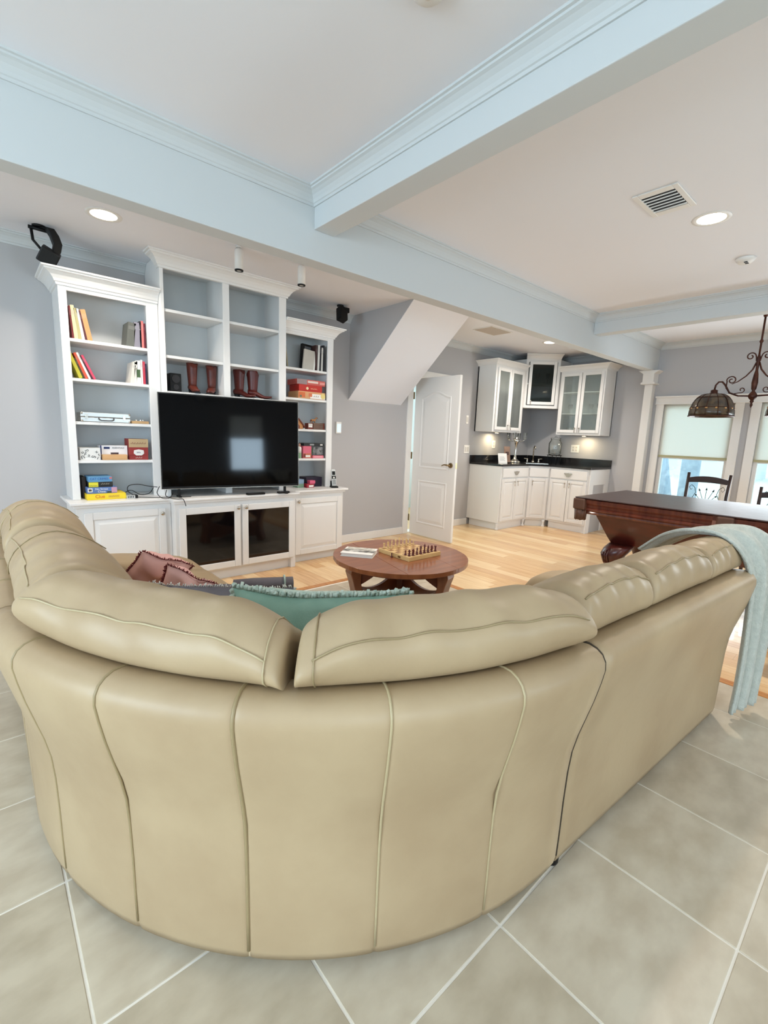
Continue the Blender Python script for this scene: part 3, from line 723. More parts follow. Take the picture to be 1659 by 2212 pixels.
bkC = bookcase(1.151, 2.239, 4.00, 2.597, [(1.178, 1.642, 2.497), (1.700, 2.168, 2.497)], [2.21, 1.862, 1.585, 1.20], 'tall middle bookcase of the white built-in, cowboy boots on a shelf', False)
rings = []
for (px, py), (nx, ny) in (((1.151, YW-.35), (-1, 0)), ((1.151, 4.0), (-1, -1)), ((2.239, 4.0), (1, -1)), ((2.239, YW-.35), (1, 0))):
    rings.append([(px+nx*a*1.3, py+ny*a*1.3, NZ-.001+b*1.3) for a, b in CROWN])
MB().loft(rings, sm=False).build('crown', M_cab, bkC)
bkR = bookcase(2.241, 2.82, 4.07, 2.32, [(2.272, 2.752, 2.215)], [1.915, 1.63, 1.33, 1.035], 'right bookcase of the white built-in, albums, puzzles and toys')

# ---- books ---------------------------------------------------------
def book(x, z, t, h, dep, col, lean, label, group, y=4.12, spine=None, ttl=None, tcol=None, cat='book'):
    """upright book, spine towards the room; x = foot of the left edge, lean>0 leans left"""
    r = thing('book', (x, y, z), label, cat, group, rot=(0, R(-lean), 0))
    c = mat('cloth_%d_%d_%d' % col, col, .6, bump=.1, bscale=200)
    w = MB().box(0, .002, 0, .0022, dep, h).box(t-.0022, .002, 0, t, dep, h).box(0, 0, 0, t, .003, h)
    w.build('cover', c, r, bevel=.0006, seg=1, local=True); box('page_block', M_paper, .0022, .004, .003, t-.0022, dep-.004, h-.003, r, local=True)
    if spine: box('spine_label', mat('cloth_%d_%d_%d' % spine, spine, .6), t*.12, -.0006, h*.28, t*.88, 0, h*.62, r, local=True)
    else: box('spine_band', mat('cloth_%d_%d_%d' % tuple(min(255, int(v*.75+40)) for v in col), tuple(min(255, int(v*.75+40)) for v in col), .6), t*.1, -.0006, h*.72, t*.9, 0, h*.86, r, local=True)
    return r
def lean_run(x, z, specs, group, dep=.17, y=4.12):
    """books leaning left from x; each next one stands against the last"""
    for (t, h, col, lean, label, spine) in specs:
        book(x, z, t, h, dep, col, lean, label, group, y, spine)
        x += t/max(.3, cos(R(lean)))+.0015
    return x
g_ = 'leaning books, top shelf of left bookcase'
lean_run(.578, 1.901, [(.012, .225, (110, 30, 32), 3, 'thin dark red book, first from the left on the top left shelf', None), (.024, .232, (214, 204, 168), 4, 'cream book beside the thin dark red one, top left shelf', None), (.020, .215, (176, 168, 120), 6, 'olive tan book, middle of the leaning row, top left shelf', None), (.018, .214, (236, 234, 224), 8, 'white book between olive and dark ones, top left shelf', None), (.013, .205, (84, 34, 36), 9, 'thin dark maroon book left of the orange one, top left shelf', None), (.032, .215, (206, 148, 96), 10, 'thick orange tan book ending the leaning row, top left shelf', None)], g_)
g_ = 'books at the right, top shelf of left bookcase'
lean_run(.925, 1.901, [(.055, .185, (96, 98, 92), -7, 'thick dark grey album at the right of the top left shelf', None), (.048, .190, (140, 136, 148), -2, 'lavender grey album beside the dark grey one', None)], g_)
lean_run(1.012+.0, 1.901, [], g_)
for (x, t, h, c, l) in ((1.034, .012, .20, (28, 26, 34), 'thin black book left of the pink one, top left shelf'), (1.0475, .016, .205, (226, 124, 120), 'salmon pink book on the top left shelf'), (1.0655, .012, .19, (100, 26, 44), 'dark wine book against the right side, top left shelf')): book(x-.01, 1.901, t, h, .17, c, 0, l, g_)
g_ = 'leaning books, second shelf of left bookcase'
lean_run(.605, 1.626, [(.022, .215, (196, 190, 60), 20, 'yellow green book leaning at the left of the second shelf', None), (.012, .150, (70, 62, 34), 20, 'short dark olive book behind the yellow green one', None), (.018, .190, (206, 84, 58), 21, 'orange red book leaning on the second shelf', None), (.014, .195, (236, 228, 220), 22, 'white book leaning between orange red and magenta ones', None), (.012, .178, (70, 34, 44), 23, 'thin dark plum book leaning on the second shelf', None), (.016, .182, (206, 70, 98), 24, 'magenta pink book ending the leaning row, second shelf', None)], g_)
g_ = 'white books, second shelf of left bookcase'
lean_run(.942, 1.626, [(.026, .168, (222, 218, 206), -8, 'ivory book tilted at the right of the second shelf', None), (.020, .172, (230, 226, 214), -3, 'cream book between the ivory and the green labelled one', None)], g_)
for (x, t, h, c, l, sp) in ((.996, .032, .178, (238, 236, 230), 'white book with a green spine label, second shelf', (70, 96, 60)), (1.030, .012, .186, (232, 230, 224), 'thin tall white book right of the green labelled one', None), (1.0435, .017, .176, (200, 62, 80), 'raspberry red book, second shelf right end', None), (1.062, .010, .16, (40, 40, 70), 'thin navy book against the right side, second shelf', None)): book(x-.008, 1.626, t, h, .16, c, 0, l, g_, spine=sp)
# silver hard case
M_alu = mat('aluminium_case', (206, 208, 206), .32, .7, bump=.1, bscale=90)
t = thing('hard_case', (.755, 4.17, 1.316), 'silver aluminium hard case with a handle, third shelf of left bookcase', 'case')
box('case_lower', M_alu, -.165+.755, 4.08, 1.316, .165+.755, 4.26, 1.350, t, .004); box('case_lid', M_alu, -.165+.755, 4.08, 1.352, .165+.755, 4.26, 1.386, t, .004)
MB().tube([(.705, 4.078, 1.346), (.708, 4.064, 1.334), (.72, 4.06, 1.328), (.79, 4.06, 1.328), (.802, 4.064, 1.334), (.805, 4.078, 1.346)], .004, 8).build('handle', mat('rubber_grey', (60, 60, 60), .5), t)
for x in (.625, .875): MB().box(x-.009, 4.072, 1.336, x+.009, 4.080, 1.370).box(x-.005, 4.069, 1.352, x+.005, 4.074, 1.366).build('latch', M_chrome, t, bevel=.001)
for x in (.597, .913):
    for z in (1.323, 1.379): MB().sphere((x, 4.083, z), .009, 6).build('corner_cap', M_chrome, t)
t = thing('wooden_tray', (.99, 4.15, 1.316), 'small flat wooden puzzle box beside the silver case', 'box')
box('tray', mat('pale_pine', (206, 172, 126), .6, col2=(190, 152, 106), stretch=(1, 8, 8)), .93, 4.09, 1.316, 1.055, 4.22, 1.336, t, .003)
MB().sphere((.97, 4.12, 1.341), .006, 6).sphere((1.0, 4.12, 1.341), .006, 6).sphere((1.02, 4.13, 1.341), .006, 6).build('wooden_peg', M_pwhite, t)

def carton(name, x0, x1, z0, z1, col, label, cat='box', y0=4.10, y1=4.25, group=None, lid=None, rz=0, bev=.0015):
    cx, cy = (x0+x1)/2, (y0+y1)/2
    r = thing(name, (cx, cy, z0), label, cat, group, rz=rz); m = mat('card_%d_%d_%d' % col, col, .55)
    hx, hy, h = (x1-x0)/2, (y1-y0)/2, z1-z0; s = h*.22 if lid is None else lid
    box('box_base', m, -hx+.0015, -hy+.0015, 0, hx-.0015, hy-.0015, h-.001, r, local=True)
    box('box_lid', m, -hx, -hy, s, hx, hy, h, r, bev, local=True)
    return r
def front_text(r, s, m, x, z, size, hy, sx=1): return text('lettering', s, m, r, (x, -hy-.0008, z), size, (R(90), 0, 0), sx=sx, depth=.0003, local=True)
def marks(r, m, x, z, size, hy, n):
    """lettering too small to read: a row of uneven strokes"""
    w = MB(); k = size*.55
    for i in range(n):
        a = x+(i-n/2)*k; h = size*(.35, .5, .42, .6)[(i*3+n) % 4]
        w.box(a, -hy-.0008, z-size*.3, a+k*.28, -hy, z-size*.3+h); w.box(a, -hy-.0008, z-size*.3+(h if i % 2 else 0), a+k*.7, -hy, z-size*.3+(h if i % 2 else 0)+size*.12)
    return w.build('printed_marks', m, r, local=True)
def patch(r, m, x0, x1, z0, z1, hy, name='printed_panel', d=.0006): return box(name, m, x0, -hy-d, z0, x1, -hy, z1, r, local=True)
def P_(r, c, g, b): return mat('ink_%d_%d_%d' % (c, g, b), (c, g, b), .5)
ink = lambda c, g, b: mat('ink_%d_%d_%d' % (c, g, b), (c, g, b), .5)
# fourth shelf
r = carton('game_box', .572, .706, 1.031, 1.122, (226, 226, 222), 'white box with scattered black lettering, fourth shelf of left bookcase')
for s, x, z, q in (('u m', -.035, .066, 25), ('F a c', -.01, .035, -18), ('x', .04, .062, 40), ('n i', .035, .02, -30), ('U', -.05, .022, 200), ('t', .055, .04, 10)):
    o = front_text(r, s, M_print, x, z, .034, .075); o.rotation_euler = (R(90), R(-q), 0)
r = carton('game_box', .712, .900, 1.031, 1.140, (232, 232, 234), 'white and navy box behind the tan one, fourth shelf of left bookcase', y0=4.14, y1=4.27)
front_text(r, 'ESSENTIALS', M_print, .03, .09, .016, .065); patch(r, ink(30, 44, 96), -.094, -.085, .0, .109, .065); patch(r, ink(60, 40, 44), -.025, .03, .03, .055, .065); patch(r, ink(30, 44, 96), -.07, -.03, .082, .098, .065)
r = carton('wooden_box', .715, .885, 1.031, 1.072, (214, 168, 118), 'low orange tan box in front of the white and navy one', y0=4.08, y1=4.135)
r = carton('tin', .905, 1.045, 1.031, 1.195, (150, 48, 44), 'dark red tin with a tan top and white shield, fourth shelf', 'tin', y0=4.11, y1=4.25)
patch(r, ink(186, 160, 120), -.0705, .0705, .098, .1642, .0705, d=.001); marks(r, ink(110, 30, 30), 0, .13, .017, .072, 12)
M_ = MB().prism([(-.035, .075), (-.038, .05), (-.02, .034), (.02, .034), (.038, .05), (.035, .075), (0, .082)], .002, axis='y', at=-.0725).build('shield', M_pwhite, r, local=True)
marks(r, ink(60, 60, 110), 0, .058, .018, .0735, 3); marks(r, ink(226, 206, 190), 0, .016, .015, .072, 6)
# bottom: games
gg = 'stacked board games, bottom of left bookcase'
r = carton('board_game', .585, .845, .736, .781, (236, 206, 40), 'yellow board game box at the bottom of the stack', 'game', 4.01, 4.23, gg)
front_text(r, 'Clue', ink(206, 66, 30), -.045, .024, .034, .11); patch(r, ink(226, 190, 60), .01, .085, .012, .034, .11); marks(r, ink(120, 70, 30), .048, .023, .011, .1107, 12)
r = carton('board_game', .592, .790, .782, .828, (92, 122, 178), 'blue chess game box above the yellow one', 'game', 4.03, 4.22, gg)
front_text(r, 'No Stress', ink(226, 232, 240), -.005, .033, .021, .095); front_text(r, 'Chess', ink(236, 240, 244), -.005, .013, .021, .095); patch(r, M_pwhite, -.095, -.065, .012, .04, .095); patch(r, ink(70, 70, 80), -.09, -.07, .018, .034, .0957); patch(r, ink(196, 150, 170), .06, .098, .004, .044, .095); patch(r, ink(50, 66, 50), .03, .06, .002, .014, .095)
r = carton('board_game', .605, .765, .829, .868, (34, 34, 32), 'black and yellow game, third in the stack of games', 'game', 4.04, 4.21, gg)
patch(r, ink(222, 214, 60), -.0795, -.018, .002, .037, .085); marks(r, ink(70, 80, 30), -.048, .012, .014, .0857, 7); marks(r, ink(190, 184, 160), .03, .024, .013, .085, 8)
r = carton('board_game', .605, .762, .869, .908, (96, 150, 190), 'light blue game box on top of the stack', 'game', 4.04, 4.21, gg)
front_text(r, 'CAT CRIMES', ink(28, 70, 150), -.008, .022, .022, .085); patch(r, ink(190, 110, 110), .06, .077, .02, .035, .085)
r = carton('board_game', .575, .600, .736, .90, (52, 46, 40), 'dark game box standing upright behind the stack', 'game', 4.12, 4.28, gg)
t = thing('media_adapter', (.885, 4.02, .736), 'small silver adapter box with a black end beside the yellow game', 'device')
box('housing', M_alu, .845, 3.985, .736, .905, 4.045, .762, t, .003); box('end_cap', M_black, .905, 3.987, .737, .925, 4.043, .761, t, .002)
for i in range(4): box('vent_slot', M_print, .852+.012*i, 3.9845, .742, .858+.012*i, 3.9855, .756, t)
def cord(label, pts, r=.0028, m=None, group='black cords behind the television'):
    o = MB().tube([Vector(q) for q in cat([Vector(p) for p in pts], 6)], r, 6).build('power_cord', m or M_black); tag(o, label, 'cord', group)
cord('black cord looping up above the adapter box', [(.925, 4.01, .745), (.86, 4.0, .79), (.865, 4.0, .835), (.93, 3.99, .845), (1.0, 3.97, .83), (1.06, 3.95, .822)])
cord('black cord hanging in a bow left of the television', [(.84, 4.04, .775), (.88, 4.0, .80), (.94, 3.98, .765), (1.0, 3.96, .775), (1.03, 3.95, .82)])
cord('black cord lying along the worktop to the television foot', [(.925, 4.015, .741), (1.0, 3.98, .739), (1.08, 3.94, .739), (1.2, 3.90, .739), (1.3, 3.89, .739)])
cord('black cord dangling over the worktop edge left of the television', [(1.12, 3.92, .80), (1.10, 3.88, .760), (1.13, 3.84, .741), (1.165, 3.80, .738), (1.20, 3.782, .737), (1.215, 3.779, .70), (1.22, 3.778, .68)])
cord('thin black cord curling under the left corner of the television', [(1.07, 3.93, .83), (1.045, 3.91, .78), (1.07, 3.87, .742), (1.12, 3.86, .741), (1.16, 3.9, .77)])

# ---- boots ---------------------------------------------------------
M_boot = mat('boot_leather', (92, 30, 24), .35, col2=(92, 34, 28), nscale=12, bump=.3, bscale=60)
M_boot2 = mat('boot_leather_worn', (120, 56, 42), .45, col2=(84, 34, 26), nscale=14, bump=.4, bscale=50)
def boot(x, y, z, rz, label, m, group, sc=1.0):
    r = thing('cowboy_boot', (x, y, z), label, 'boot', group, rz=R(rz)); n = 18
    # shaft and foot as one loft: foot points along local +x
    secs = [((.095, 0, .262), .050, .036, 0), ((.0, 0, .215), .050, .037, 0), ((0, 0, .16), .046, .036, 0), ((.0, 0, .11), .042, .034, 0), ((.004, 0, .075), .043, .032, .1), ((.016, 0, .05), .050, .031, .5)]
    rings = []
    for i in range(9):
        t = i/8; zz = .262-.20*t; rx = .056-.016*t; ry = .046-.014*t; ring = []
        for j in range(n):
            a = 2*pi*j/n; dip = 0
            if t < .35: dip = -(.050*(1-t/.35))*abs(cos(a))**2.2   # V cut front and back
            ring.append((rx*cos(a)+.0, ry*sin(a), zz+dip+(.012*(1-t/.35)*abs(sin(a)) if t < .35 else 0)))
        rings.append(ring)
    for (cx, rx, zc, rz_) in ():
        pass
    MB().loft(rings).build('shaft', m, r, local=True)
    fr = []
    for i in range(12):
        t = i/11; x_ = -.044+.215*t; hw = .030+.006*sin(pi*min(1, t*1.5)); hw *= 1 if t < .7 else max(.12, math.sqrt(max(0, 1-((t-.7)/.31)**2)))
        top = .085 if t < .25 else .085-.052*min(1, (t-.25)/.45); bot = .030 if t < .3 else .030-.022*min(1, (t-.3)/.25); bot = bot if t < .8 else bot+.010*(t-.8)/.2
        fr.append([(x_, hw*cos(a), (top+bot)/2+(top-bot)/2*sin(a)) for a in (2*pi*j/14 for j in range(14))])
    MB().loft(fr).build('vamp', m, r, local=True)
    MB().loft([[(x_, .024*sx*cos(a)+0, 0), ][:0] or [(-.044+.0+.022+.022*k_*cos(a), .026*k_*sin(a), zz) for a in (2*pi*j/12 for j in range(12))] for zz, k_ in ((0, .95), (.02, 1.0), (.036, 1.15)) for sx in (1,)]).build('heel', M_print, r, local=True)
    so = []
    for i in range(10):
        t = i/9; x_ = .02+.152*t; hw = .034*(1 if t < .55 else max(.15, math.sqrt(max(0, 1-((t-.55)/.46)**2)))); zz = .010*(1-min(1, t*3))+.006*max(0, t-.8)/.2
        so.append([(x_, -hw, zz), (x_, hw, zz), (x_, hw, zz+.006), (x_, -hw, zz+.006)])
    MB().loft(so, sm=False).build('sole', M_print, r, local=True)
    for s in (-1, 1):
        MB().tube([(.0, s*.040, .238), (.006, s*.046, .262), (.012, s*.042, .238)], .003, 6).build('pull_strap', m, r, local=True)
    r.scale = (sc, sc, sc); return r
bg = 'cowboy boots on the middle bookcase'
boot(1.43, 4.16, 1.586, -95, 'brown cowboy boot on the left, toe forward, in the left cell', M_boot2, bg)
boot(1.60, 4.17, 1.586, -120, 'worn brown cowboy boot right of its mate, in the left cell', M_boot2, bg)
boot(1.865, 4.20, 1.586, -60, 'dark red cowboy boot on the left, in the right cell', M_boot, bg, 1.02)
boot(1.985, 4.17, 1.586, -28, 'dark red cowboy boot with toe pointing right, in the right cell', M_boot, bg, 1.02)
t = thing('speaker_box', (1.27, 4.15, 1.586), 'small black speaker in the left corner of the boots shelf', 'speaker')
box('housing', M_black, 1.225, 4.08, 1.586, 1.315, 4.2, 1.735, t, .006); MB().cyl((1.27, 4.081, 1.69), (1.27, 4.074, 1.69), .032, 20).build('speaker_cone', M_print, t); MB().cyl((1.27, 4.081, 1.625), (1.27, 4.075, 1.625), .022, 20).build('speaker_cone', M_print, t)

# ---- right bookcase contents ----------------------------------------
g_ = 'albums, top shelf of right bookcase'
lean_run(2.292, 1.916, [(.014, .205, (66, 48, 30), 3, 'dark brown book leaning at the left of the top right shelf', None), (.010, .205, (46, 42, 36), 5, 'thin black book leaning beside the dark brown one', None), (.012, .200, (148, 138, 108), 7, 'tan book ending the leaning row on the top right shelf', None)], g_)
r = thing('photo_album', (2.50, 4.14, 1.916), 'large pale grey album tilted on the top right shelf', 'album', g_, rot=(R(-3), R(7), R(-6)))
box('cover', mat('album_grey', (196, 190, 178), .6, col2=(182, 176, 164)), 0, 0, 0, .135, .022, .205, r, .003, local=True); box('ribbon', M_paper, .118, -.001, .0, .132, 0, .19, r, local=True)
r = thing('ring_binder', (2.515, 4.20, 1.916), 'black binder behind the pale grey album', 'binder', g_, rot=(0, R(4), 0))
box('cover', M_black, 0, 0, 0, .12, .035, .262, r, .003, local=True); box('label_pocket', mat('pocket_grey', (90, 92, 96), .3), .03, -.0008, .20, .10, 0, .24, r, local=True)
for (x, t_, h, c, l, ln) in ((2.640, .020, .25, (60, 34, 30), 'dark brown book right of the grey album, top right shelf', 0), (2.662, .022, .255, (214, 212, 206), 'white binder between dark ones, top right shelf', -2), (2.688, .016, .25, (36, 36, 40), 'black book in the middle of the white ones, top right shelf', -2), (2.706, .020, .235, (224, 222, 214), 'second white binder, near the right side, top right shelf', -1), (2.728, .018, .26, (30, 30, 34), 'black book against the right side, top right shelf', 0)):
    book(x, 1.916, t_, h, .17, c, ln, l, g_)
g_ = 'boxes, second shelf of right bookcase'
r = carton('book', 2.275, 2.30, 1.631, 1.745, (62, 74, 44), 'dark green box standing at the left of the second right shelf', 'box', 4.12, 4.27, g_)
r = carton('puzzle_box', 2.42, 2.735, 1.631, 1.700, (214, 160, 112), 'white and orange puzzle box at the bottom of the pile', 'puzzle', 4.08, 4.28, g_)
patch(r, M_pwhite, -.02, .157, .004, .05, .1); patch(r, ink(210, 110, 60), -.155, -.08, .01, .06, .1); patch(r, ink(214, 120, 80), -.04, .0, .02, .055, .101); patch(r, ink(90, 110, 90), -.14, -.12, .01, .03, .101); MB().cyl((.13, -.100, .035), (.13, -.1025, .035), .028, 14).build('printed_disc', ink(226, 206, 130), r, local=True); marks(r, ink(120, 90, 60), .05, .028, .02, .1006, 6)
r = carton('puzzle_box', 2.43, 2.70, 1.701, 1.765, (186, 44, 34), 'bright red puzzle box in the middle of the pile', 'puzzle', 4.085, 4.27, g_)
MB().cyl((-.04, -.0925, .03), (-.04, -.0945, .03), .014, 14).build('printed_disc', ink(232, 214, 170), r, local=True); marks(r, ink(236, 190, 150), .04, .03, .02, .0925, 7)
r = carton('puzzle_box', 2.41, 2.738, 1.766, 1.816, (196, 92, 84), 'dusty red box on top of the pile of puzzles', 'puzzle', 4.09, 4.28, g_)
patch(r, ink(150, 130, 130), -.164, -.05, .002, .05, .095); patch(r, ink(226, 206, 196), -.04, .08, .02, .04, .095); patch(r, ink(226, 150, 140), .10, .16, .012, .036, .095)
# third shelf: toys
M_toy = mat('toy_wood', (196, 138, 84), .5, col2=(172, 112, 62), stretch=(1, 1, 6)); M_toyd = mat('toy_wood_dark', (112, 44, 26), .45)
t = thing('toy_barn', (2.44, 4.14, 1.331), 'small wooden toy house with a peaked red roof, third shelf of right bookcase', 'toy')
MB().prism([(-.055, 0), (.055, 0), (.055, .03), (0, .095), (-.055, .03)], .06, axis='y', at=-.03).build('house_body', M_toy, t, bevel=.002, local=True)
MB().prism([(.072, .012), (.078, .022), (0, .108), (-.065, .03), (-.06, .022), (0, .094)], .075, axis='y', at=-.038).build('roof', M_toyd, t, local=True)
MB().prism([(-.014, .0), (.014, 0), (.014, .03), (0, .045), (-.014, .03)], .003, axis='y', at=-.0335).build('archway', M_toyd, t, local=True)
t = thing('picture_cube', (2.575, 4.13, 1.331), 'little dark wooden block with a cream calendar face, middle of the third right shelf', 'block')
box('block', M_toyd, 2.545, 4.10, 1.331, 2.605, 4.16, 1.392, t, .002); box('face', M_pwhite, 2.552, 4.0985, 1.350, 2.598, 4.1, 1.386, t, .001)
for i in range(3): box('printed_mark', M_print, 2.557+.013*i, 4.098, 1.370, 2.563+.013*i, 4.0985, 1.376, t)
t = thing('wooden_chest', (2.675, 4.15, 1.331), 'brown wooden box right of the calendar block', 'box')
box('chest_body', mat('chest_brown', (120, 92, 74), .5, col2=(98, 72, 58)), 2.61, 4.10, 1.331, 2.742, 4.22, 1.395, t, .003); box('chest_end', M_toyd, 2.728, 4.098, 1.331, 2.745, 4.222, 1.397, t, .002); box('lid_line', M_print, 2.612, 4.0993, 1.376, 2.728, 4.1, 1.378, t)
t = thing('toy_horse', (2.640, 4.15, 1.395), 'tiny tan horse figure standing on the brown wooden box', 'figurine')
hz = MB(); hz.loft([[(x, .010*k*cos(a), .030+dz+.011*k*sin(a)) for a in (2*pi*j/10 for j in range(10))] for x, k, dz in ((-.026, .5, .002), (-.022, 1, 0), (0, .9, -.001), (.018, 1.05, .001), (.028, .6, .006))])
hz.tube([(.022, 0, .034), (.033, 0, .050), (.040, 0, .056), (.052, 0, .050)], [.008, .006, .006, .004], 8)
for x in (-.021, -.014, .016, .022): hz.tube([(x, .006 if x in (-.021, .022) else -.006, .028), (x-.002, .006 if x in (-.021, .022) else -.006, .014), (x, .006 if x in (-.021, .022) else -.006, 0)], [.005, .003, .003], 6)
hz.build('horse_body', M_toy, t, local=True); MB().tube([(-.027, 0, .034), (-.036, 0, .026), (-.036, 0, .010)], [.003, .004, .002], 6).build('tail', M_toyd, t, local=True)
# fourth shelf
g_ = 'boxes, fourth shelf of right bookcase'
r = carton('game_box', 2.40, 2.432, 1.036, 1.165, (50, 66, 44), 'narrow dark green box left of the bottle on the fourth right shelf', 'box', 4.12, 4.25, g_)
t = thing('glue_bottle', (2.462, 4.12, 1.036), 'pale green and white bottle with a tan cap, fourth right shelf', 'bottle')
MB().lathe([(.017, 0), (.019, .004), (.019, .05), (.018, .055)], (2.462, 4.12, 1.036), 16).build('bottle_body', mat('bottle_green', (140, 176, 140), .5), t); MB().lathe([(.0185, .055), (.0185, .105), (.012, .115), (.008, .118)], (2.462, 4.12, 1.036), 16).build('label', M_pwhite, t); MB().lathe([(.009, .118), (.010, .140), (.004, .150)], (2.462, 4.12, 1.036), 12).build('cap', mat('cap_tan', (196, 150, 130), .5), t)
r = carton('game_box', 2.492, 2.590, 1.036, 1.160, (214, 104, 126), 'bright pink box with animals, fourth right shelf', 'box', 4.10, 4.2, g_); patch(r, ink(196, 110, 80), -.048, .048, .004, .05, .05); patch(r, M_pwhite, -.02, .035, .012, .032, .0505); patch(r, ink(120, 40, 40), -.044, -.02, .01, .045, .0505)
r = carton('game_box', 2.500, 2.742, 1.1612, 1.188, (30, 32, 34), 'flat black game lying across the other boxes, fourth right shelf', 'box', 4.10, 4.25, g_); patch(r, ink(150, 156, 156), -.05, .0, .006, .022, .075); patch(r, M_pwhite, .075, .105, .006, .02, .075)
r = carton('game_box', 2.600, 2.742, 1.066, 1.1602, (84, 88, 90), 'grey photographic game box under the flat black one', 'box', 4.11, 4.26, g_); patch(r, mat('photo_dark', (52, 56, 56), .5, col2=(150, 152, 154), nscale=30), -.06, .068, .008, .085, .075); patch(r, ink(60, 96, 60), -.07, -.055, .02, .08, .075)
r = carton('game_box', 2.600, 2.735, 1.036, 1.065, (222, 116, 132), 'flat pink box under the grey game box', 'box', 4.09, 4.24, g_); patch(r, ink(236, 170, 180), -.05, .05, .008, .020, .075)
# worktop level
g_ = 'small boxes, bottom of right bookcase'
r = carton('game_box', 2.43, 2.505, .736, .775, (120, 150, 128), 'small sage green box at the bottom left of the right bookcase', 'box', 4.10, 4.2, g_)
r = carton('game_box', 2.435, 2.505, .7755, .82, (136, 160, 186), 'small light blue box on top of the sage green one', 'box', 4.10, 4.2, g_)
r = carton('game_box', 2.55, 2.745, .736, .835, (34, 26, 48), 'dark purple box at the bottom of the right bookcase', 'box', 4.13, 4.27, g_)
r = carton('game_box', 2.515, 2.605, .736, .775, (160, 30, 50), 'small crimson and white box in front of the dark purple one', 'box', 4.06, 4.12, g_); patch(r, M_pwhite, -.02, .035, .006, .026, .03)
r = carton('game_box', 2.555, 2.62, .7755, .808, (220, 96, 128), 'tiny pink box on top of the crimson one', 'box', 4.065, 4.12, g_)

# cordless phone
t = thing('cordless_phone', (2.80, 3.985, .735), 'black and silver cordless phone standing in its base, right end of worktop', 'phone', rot=(0, 0, R(-14)))
MB().prism([(-.038, -.035), (.038, -.035), (.034, .04), (-.034, .04)], .016, at=0).box(-.03, .012, .014, .03, .036, .07).build('charging_base', M_black, t, bevel=.004, local=True)
M2 = Matrix.Translation((0, .006, .014)) @ Matrix.Rotation(R(-13), 4, 'X')
MB().prism([(-.022, 0), (.022, 0), (.025, .08), (.023, .165), (.016, .178), (-.016, .178), (-.023, .165), (-.025, .08)], .022, M=M2, axis='y', at=-.02).build('handset', M_alu, t, bevel=.004, local=True)
MB().box(-.017, -.0215, .115, .017, -.0198, .155, M=M2).box(-.0225, -.0205, .075, .0225, -.0195, .108, M=M2).build('display', M_black, t, local=True)
for a in range(4):
    for b in range(3): MB().box(-.016+.012*b, -.0212, .016+.014*a, -.008+.012*b, -.0198, .025+.014*a, M=M2).build('key', M_print, t, local=True)
MB().lathe([(.001, 0), (.009, 0), (.009, .002)], n=14, M=M2 @ Matrix.Translation((0, -.020, .088)) @ Matrix.Rotation(R(90), 4, 'X')).build('ring_key', M_pwhite, t, local=True)

# television ---------------------------------------------------------
tvx0, tvy0, tvx1, tvy1 = 1.088, 3.955, 2.238, 3.775
ang = math.atan2(tvy1-tvy0, tvx1-tvx0); WL = math.hypot(tvx1-tvx0, tvy1-tvy0)
tv = thing('television', ((tvx0+tvx1)/2, (tvy0+tvy1)/2-.018, .735), 'large black flat television angled on the white worktop', 'television', rot=(R(-2.2), 0, ang))
M_scr = mat('tv_screen', (2, 2, 3), .06, spec=.22)
h0, h1 = .070, .832
box('bezel', M_black, -WL/2, 0, h0, WL/2, .028, h1, tv, .004, local=True)
box('screen', M_scr, -WL/2+.010, -.0012, h0+.018, WL/2-.010, .002, h1-.010, tv, local=True)
MB().box(-WL/2, -.002, h0-.003, WL/2, .027, h0+.001).box(-WL/2, -.002, h1-.001, WL/2, .027, h1+.002).box(-WL/2-.0015, -.002, h0-.003, -WL/2+.001, .027, h1+.002).box(WL/2-.001, -.002, h0-.003, WL/2+.0015, .027, h1+.002).build('metal_edge', M_chrome, tv, local=True)
box('rear_housing', M_black, -WL*.3, .028, .14, WL*.3, .055, .60, tv, .01, local=True)
for x in (-WL/2+.13, WL/2-.13): MB().prism([(-.012, -.055), (.012, -.055), (.012, .07), (-.012, .07)], .010, M=Matrix.Translation((x, .01, 0))).box(x-.010, .004, .008, x+.010, .022, h0+.002).build('stand_foot', M_black, tv, bevel=.002, local=True)
MB().box(.18, -.002, h1+.002, .26, .012, h1+.008).build('camera_bar', M_pwhite, tv, local=True)
for (x, y, l, a, lab) in ((1.83, 3.805, .17, -2, 'long black remote lying on the worktop under the television'), (2.10, 3.795, .115, -3, 'short black remote right of the long one')):
    t = thing('remote_control', (x, y, .7355), lab, 'remote', 'remotes on the worktop', rz=R(a))
    box('shell', M_black, -l/2, -.020, 0, l/2, .020, .018, t, .006, local=True)
    for i in range(5): box('button', mat('button_grey', (90, 90, 94), .5), -l/2+.02+i*.018, -.010, .0175, -l/2+.03+i*.018, .010, .0195, t, local=True)
